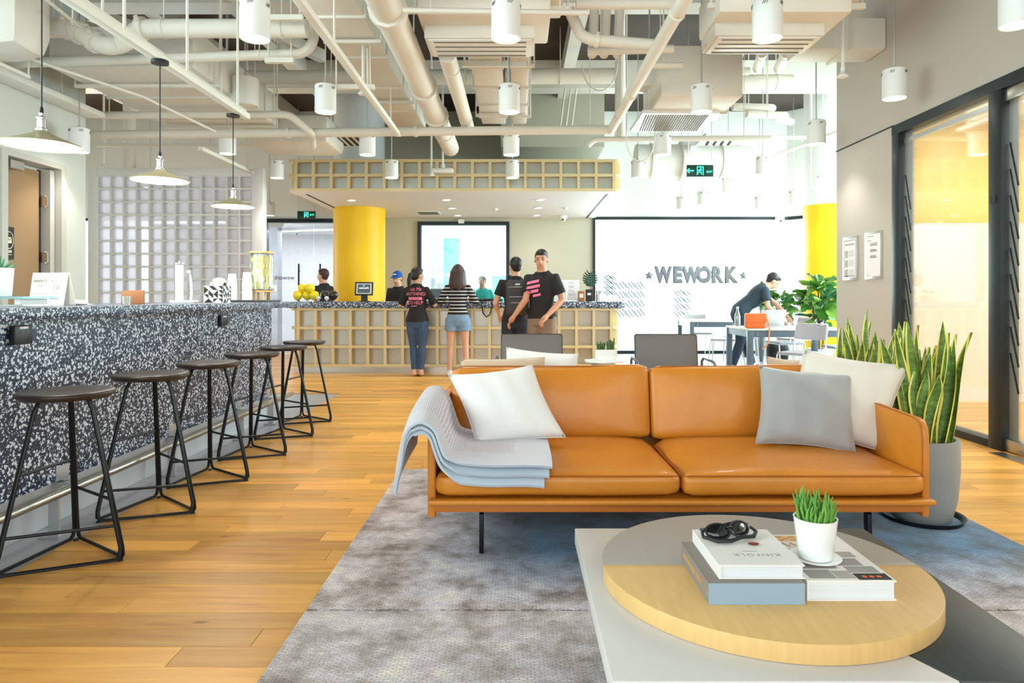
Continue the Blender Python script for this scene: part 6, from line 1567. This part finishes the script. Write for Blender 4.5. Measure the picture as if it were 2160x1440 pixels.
for s in (-1, 1): MB().tube([(s*.09, -.15, 1.35), (s*.10, -.10, 1.44), (s*.115, .0, 1.455), (s*.12, .10, 1.40), (s*.125, .13, 1.25), (s*.15, .06, 1.05), (s*.13, -.15, 1.0)], .017, 7).build('shoulder_strap', M['bag_black'], bk, smooth=True)
P = person('taller man in a black shirt with pink print, one arm round the backpack man', .31, 8.66, 2.62, 1.765, skin='skin_tan', top='tee_black', sleeve=.72, bottom='chino', leg=1.95, shoes='shoe_black', head_yaw=.35, head_pitch=.1, world_arms=True,
           arms=[((.56, 8.57, 1.14), (.36, 8.42, .94)), ((.10, 8.56, 1.14), (-.05, 8.60, .925))], loose=.02)
poly_on(P, [(-.02, .15, 1.36, 1.395, -.03), (-.04, .13, 1.30, 1.335, -.03), (-.02, .14, 1.24, 1.275, -.03), (-.05, .06, 1.19, 1.22, -.02)], M['pink'], 1)
w_ = P['wr'][0]; 
MB().tube([w_+Vector((.022*math.cos(a), .022*math.sin(a)*.8, .012*math.sin(a))) for a in [2*PI*k/12 for k in range(12)]], .006, 6, closed=True).build('wristwatch', M['steel'], P['t'], smooth=True)
person('staff member in a blue cap behind the reception counter', -2.06, 11.75, 2.75, 1.60, top='tee_black', sleeve=.7, bottom='denim_dark', leg=1.95, shoes='shoe_black', hair='cap', head_pitch=.2)
person('staff member in a dark shirt behind the dark balloons, facing the glass doors', -3.32, 11.68, 1.2, 1.645, top='tee_black', sleeve=.7, bottom='denim_dark', leg=1.95, shoes='shoe_black', haircol='hair_brown')
person('person in a turquoise jacket standing outside the window behind the reception', -.80, 15.4, PI, 1.73, top='teal_coat', sleeve=1.9, bottom='navy', leg=1.95, shoes='shoe_black', z0=-.1, loose=.03)
P = person('man in dark shirt and trousers bending over the work table', 3.52, 10.82, -PI/2, 1.77, top='tee_slate', sleeve=.66, bottom='navy', leg=1.93, shoes='shoe_black', bend=.80, head_pitch=.25,
           arms=[((-.10, .36, .60), (-.02, .44, .475)), ((.145, .20, .575), (.20, .30, .475))], legs=[((-.05, .07, .27), (-.05, .13, .045), 0), ((.065, -.015, .27), (.07, -.09, .045), 0)], loose=.018)
MB().tube([P['pts'][8]+Vector((-.05, .03, 0)), P['pts'][6]+Vector((-.02, .16, -.02)), P['pts'][6]+Vector((0, .17, -.18))], .006, 5).box(-.03, .03, P['pts'][6].y+.165, P['pts'][6].y+.175, P['pts'][6].z-.27, P['pts'][6].z-.18).build('lanyard', M['bag_grey'], P['t'])

# ------------------------------------------------------------------ work tables, chairs and what is on them
def work_table(label, x0, x1, y0, y1, h=.74):
    t = thing('work_table', label, 'table', ((x0+x1)/2, (y0+y1)/2, 0)); a, b = (x1-x0)/2, (y1-y0)/2
    MB().box(-a, a, -b, b, h-.025, h).build('top', M['table_top'], t, bev=.003)
    for yy in (-b+.01, b-.03): MB().box(-a+.06, a-.06, yy, yy+.02, h-.115, h-.026).build('apron', M['table_metal'], t)
    for xx in (-a+.01, a-.03): MB().box(xx, xx+.02, -b+.06, b-.06, h-.115, h-.026).build('apron', M['table_metal'], t)
    for sx_ in (-1, 1):
        for sy_ in (-1, 1):
            MB().box(sx_*a-(.075 if sx_ > 0 else 0), sx_*a+(.075 if sx_ < 0 else 0), sy_*b-(.075 if sy_ > 0 else 0), sy_*b+(.075 if sy_ < 0 else 0), 0, h-.026).build('leg', M['table_metal'], t, bev=.005)
            for dz in (.055, .085): MB().lathe([(.001, 0), (.007, 0), (.007, .003), (.001, .003)], n=8).build('bolt', M['alu'], t, rot=(PI/2, 0, 0), loc=(sx_*(a-.14), -b+.009, h-dz)) if sy_ < 0 else None
    return t
work_table('nearer work table with grey metal legs, an orange bag on its corner', 3.14, 4.50, 9.30, 10.30)
work_table('farther work table with grey metal legs standing by the shopfront', 3.12, 4.45, 12.35, 13.35)
def make_chair():
    t = thing('stacking_chair', '', 'chair', group='pale stacking chairs round the work tables')
    softbox(.43, .42, .03, .013, 8, .006).build('seat', M['seat_grey'], t, smooth=True, loc=(0, .02, .455))
    R = Matrix.Rotation(rad(12), 3, 'X')
    bk_ = softbox(.42, .022, .20, .01, 8); bk_.v = [tuple(R @ Vector((a, b-.05*(1-(a/.21)**2), c))+Vector((0, -.225, .715))) for a, b, c in bk_.v]
    bk_.build('backrest', M['seat_grey'], t, smooth=True)
    for s in (-1, 1):
        x_ = s*.215
        MB().tube([(x_, -.30, 0), (x_, -.19, .44), (x_, -.21, .60), (x_*.98, -.26, .80), (x_*.9, -.265, .82)], .0095, 7).build('rear_leg', M['frame_pale'], t, smooth=True)
        MB().tube([(x_, .26, 0), (x_, .22, .42), (x_, .19, .44), (x_, -.19, .44)], .0095, 7).build('front_leg', M['frame_pale'], t, smooth=True)
    MB().tube([(-.215, .2, .435), (.215, .2, .435)], .009, 6).build('crossbar', M['frame_pale'], t, smooth=True)
    MB().tube([(-.19, -.265, .82), (.19, -.265, .82)], .009, 6).build('crossbar', M['frame_pale'], t, smooth=True)
    return t
ch = make_chair()
for i, (x, y, rz, lab) in enumerate(((3.66, 8.80, 2.25, 'at the near side of the nearer work table, turned to the sofa'), (3.52, 11.55, 1.15, 'between the two work tables, behind the bending man'), (3.62, 13.68, PI, 'against the shopfront behind the farther table'),
        (4.22, 10.80, PI+.15, 'behind the nearer table, right of the bending man, facing the sofa'), (3.95, 12.1, .05, 'tucked at the near side of the farther work table'), (4.78, 11.75, 1.9, 'before the right yellow column'), (4.72, 9.9, 1.57, 'at the right end of the nearer work table'))):
    o = ch if i == 0 else dup(ch)
    o.location = (x, y, 0); o.rotation_euler = (0, 0, rz); o['label'] = 'pale stacking chair '+lab
TT = .7405
t = thing('shoulder_bag', 'orange leather shoulder bag standing on the near corner of the work table', 'bag', (3.27, 9.40, TT))
softbox(.28, .09, .205, .022, 8, 0, .002).build('body', M['bag_orange'], t, smooth=True, loc=(0, 0, .104))
softbox(.283, .02, .13, .01, 6).build('flap', M['bag_orange'], t, smooth=True, loc=(0, -.042, .142))
MB().box(.132, .15, -.03, -.01, .10, .13).build('buckle', M['zip'], t)
MB().tube([(.145, -.02, .15), (.155, -.10, .06), (.15, -.125, -.02), (.14, -.13, -.15), (.10, -.135, -.24), (.05, -.13, -.28)], .011, 6).build('strap', M['strap_tan'], t, smooth=True)
t = thing('glass_bottle', 'clear glass bottle on the work table left of the orange bag', 'bottle', (3.22, 10.0, TT))
MB().lathe([(.001, .001), (.04, .001), (.042, .01), (.042, .15), (.036, .18), (.018, .225), (.016, .262), (.019, .265), (.019, .275), (.014, .275), (.014, .225), (.034, .175), (.039, .15), (.039, .012), (.001, .006)], n=24, cap=False).build('glass', M['tumbler_glass'], t, smooth=True)
MB().lathe([(.001, .276), (.018, .276), (.018, .29), (.001, .29)], n=16).build('stopper', M['alu'], t, smooth=True)
laptop('open silver laptop on the work table seen from behind its lid', (3.66, 9.84, TT), PI, .36, .25, 'alu', 20)
for i, (x, y, r_) in enumerate(((3.98, 9.75, .4), (4.12, 9.9, -.2))):
    tag(MB().obox((0, 0, .001), .21, .297, .0015).build('paper_sheet', M['paper'], loc=(x, y, TT), rot=(0, 0, r_)), 'white paper sheet on the work table right of the laptop, '+('nearer one', 'farther one')[i], 'paper')
tag(softbox(.09, .06, .03, .012, 4, .004).build('blue_pouch', M['cap_blue'], smooth=True, loc=(3.46, 9.62, TT+.016)), 'small blue pouch on the work table beside the laptop', 'pouch')
t = thing('mug', 'black mug with a white mark at the right end of the work table', 'mug', (4.24, 9.55, TT))
MB().lathe([(.001, .001), (.04, .001), (.043, .01), (.043, .11), (.039, .11), (.039, .008), (.001, .008)], n=24, cap=False).build('cup', M['black_plastic'], t, smooth=True)
MB().tube([(-.042, 0, .09), (-.07, 0, .085), (-.075, 0, .05), (-.042, 0, .03)], .006, 6).build('handle', M['black_plastic'], t, smooth=True)
MB().box(-.015, .015, -.0445, -.043, .035, .08).build('white_mark', M['white_plastic'], t)
t = thing('floor_bag', 'black backpack standing on the floor behind the work table', 'backpack', (4.32, 11.35, 0))
softbox(.34, .24, .42, .09, 8, 0, .006, 8).build('body', M['bag_black'], t, smooth=True, loc=(0, 0, .211))
softbox(.26, .08, .2, .035, 6, 0, .004, 8).build('pocket', M['bag_black'], t, smooth=True, loc=(0, -.13, .15))
# fiddle leaf figs
def leaf_mesh(m, ln, wd):
    mb = MB(); rows = 6; vs = []; fs = []
    for j in range(rows+1):
        s = j/rows; wv = wd*math.sin(PI*min(1, (.08+.92*s)**.8))**.75*(1 if s < 1 else .1)
        for q in (-1, -.5, 0, .5, 1):
            vs.append((q*wv/2, ln*s, -.22*ln*s*s+.10*wd*q*q+.012*math.sin(9*s)*abs(q)))
    n = len(vs); vs += [(a, b, c-.002) for a, b, c in vs]
    for j in range(rows):
        for q in range(4):
            f = (j*5+q, j*5+q+1, (j+1)*5+q+1, (j+1)*5+q); fs.append(f); fs.append(tuple(n+i for i in f[::-1]))
    mb.add(vs, fs); return mb.mesh('leaf', m, smooth=True, ang=80)
LV = [leaf_mesh(M[m], ln, wd) for m, ln, wd in (('fig_leaf', .26, .17), ('fig_dark', .28, .18), ('fig_light', .24, .16), ('fig_leaf', .20, .13))]
def fig(label, x, y, z0, z1, rad_, n, seed, potr=.2, poth=.36):
    rnd = random.Random(seed); t = thing('fiddle_leaf_fig', label, 'plant', (x, y, 0))
    MB().lathe([(.001, 0), (potr*.8, 0), (potr, poth), (potr*.92, poth), (potr*.9, poth-.03), (.001, poth-.03)], n=28, cap=False).build('pot', M['white_gloss'], t, smooth=True, ang=50)
    for k in range(5):
        a = k*1.3; MB().tube([(.04*math.cos(a), .04*math.sin(a), poth-.04), (.10*math.cos(a), .10*math.sin(a), (z0+z1)/2-.1), (rad_*.5*math.cos(a), rad_*.5*math.sin(a), z1-.1-.05*k)], .010, 6).build('stem', M['stem_brown'], t, smooth=True)
    for k in range(n):
        a = rnd.uniform(0, 2*PI); u = rnd.random()**.6; zz = z0+(z1-z0)*rnd.random(); prof = math.sin(PI*min(.95, max(.12, (zz-z0)/(z1-z0)*.75+.2)))
        r0 = rad_*u*prof*.75
        o = link('leaf', rnd.choice(LV), t, (r0*math.cos(a), r0*math.sin(a), zz), (rnd.uniform(-.75, 1.15), rnd.uniform(-.6, .6), a-PI/2+rnd.uniform(-.5, .5)))
fig('big fiddle leaf fig with glossy leaves before the right yellow column', 4.76, 10.75, .78, 1.44, .36, 80, 3)
fig('smaller leafy fig beside the bending man near the window', 4.98, 12.95, .82, 1.22, .34, 46, 5)
t = thing('sansevieria_stem', 'dim dark upright plant behind the smaller fig at the window', 'plant', (4.86, 13.6, 0))
MB().lathe([(.001, 0), (.12, 0), (.15, .4), (.13, .4), (.001, .37)], n=20, cap=False).build('pot', M['planter_grey'], t, smooth=True)
MB().tube([(0, 0, .36), (0, 0, 1.0), (.01, 0, 1.48)], [.03, .04, .035], 8).build('trunk', M['fig_dark'], t, smooth=True)
for k in range(8): link('leaf', LV[k % 2], t, (0, 0, .9+.05*k), (.3, 0, k*2.4))
# foil letter balloons on the shopfront
zc = E+(625-581)/F*14.03
for i, (chx, px) in enumerate((('W', 1399), ('E', 1429), ('W', 1457), ('O', 1485), ('R', 1512), ('K', 1541))):
    me = text_mesh(chx, .42, ext=.02, bevel=.026, offset=.006)
    me.transform(Matrix.Diagonal((.72 if chx == 'W' else .86, 1, 1, 1))); me.materials.clear(); me.materials.append(M['foil'])
    for p_ in me.polygons: p_.use_smooth = True
    o = link('letter_balloon', me, None, (X(px, 14.0), 14.02, zc), (PI/2, 0, 0))
    tag(o, 'silver foil letter balloon '+chx+' on the shopfront glass, '+('first', 'second', 'third', 'fourth', 'fifth', 'sixth')[i]+' letter of the word', 'balloon', 'foil letter balloons')
for i, px in enumerate((1370, 1570)):
    pts = [(.11*(1 if k % 2 == 0 else .45)*math.cos(PI/2+k*PI/5), .11*(1 if k % 2 == 0 else .45)*math.sin(PI/2+k*PI/5)) for k in range(10)]
    s = MB().prism(pts, -.02, .02).build('star_balloon', M['foil'], None, bev=.015, loc=(X(px, 14.0), 14.05, zc), rot=(PI/2, 0, 0))
    tag(s, 'silver foil star balloon on the shopfront, '+('before', 'after')[i]+' the foil letters', 'balloon', 'foil star balloons')
# posters on the grey right wall
def poster(label, y0, y1, z0, z1, kind):
    t = thing('wall_poster', label, 'poster', (3.7, (y0+y1)/2, (z0+z1)/2)); a = (y1-y0)/2; b = (z1-z0)/2
    MB().box(-.012, -.001, -a, a, -b, b).build('frame', M['alu'], t, bev=.002)
    MB().box(-.0135, -.012, -a+.025, a-.025, -b+.03, b-.03).build('sheet', M['paper'], t)
    g = MB(); xx = (-.0142, -.0135)
    if kind:
        for s in (1, -1):
            g.box(*xx, -a+.035, a-.035, s*(b-.045)-.004, s*(b-.045)+.004); g.box(*xx, s*(a-.037)-.004, s*(a-.037)+.004, -b+.05, b-.05)
        g.build('border', M['ink_grey'], t)
        text('MEET THE TEAM', .027, M['ink'], t, (-.0145, 0, b*.62), (PI/2, 0, -PI/2), ext=.0003)
        ph = MB()
        for k in range(3):
            z = b*.36-k*.105; ph.box(*xx, a-.13, a-.06, z-.08, z)
        ph.build('portrait', M['disc_grey'], t)
        l = MB()
        for k in range(3):
            z = b*.36-k*.105
            for q in range(5): l.box(*xx, -a+.07+.02*(q % 2), a-.15, z-.010-q*.014, z-.006-q*.014)
        l.build('print_lines', M['ink_grey'], t)
    else:
        for q, (ln, z) in enumerate(((.5, .8), (.3, .62), (.55, .5), (.5, .45), (.5, .41), (.4, .24), (.5, .2), (.5, .16), (.42, -.02), (.42, -.06), (.5, -.1), (.14, -.84))):
            y_ = a-.06-(.06 if q > 1 and q < 11 else 0); g.box(*xx, y_-ln*2*a*.8, y_, z*b-.004, z*b+.004)
        g.build('print_lines', M['ink_grey'], t)
poster('framed poster headed MEET THE TEAM on the grey wall, nearer the corner', 7.41, 7.75, 1.36, 1.845, 1)
poster('framed sheet of printed lines on the grey wall, nearer the glass front', 6.92, 7.26, 1.36, 1.855, 0)
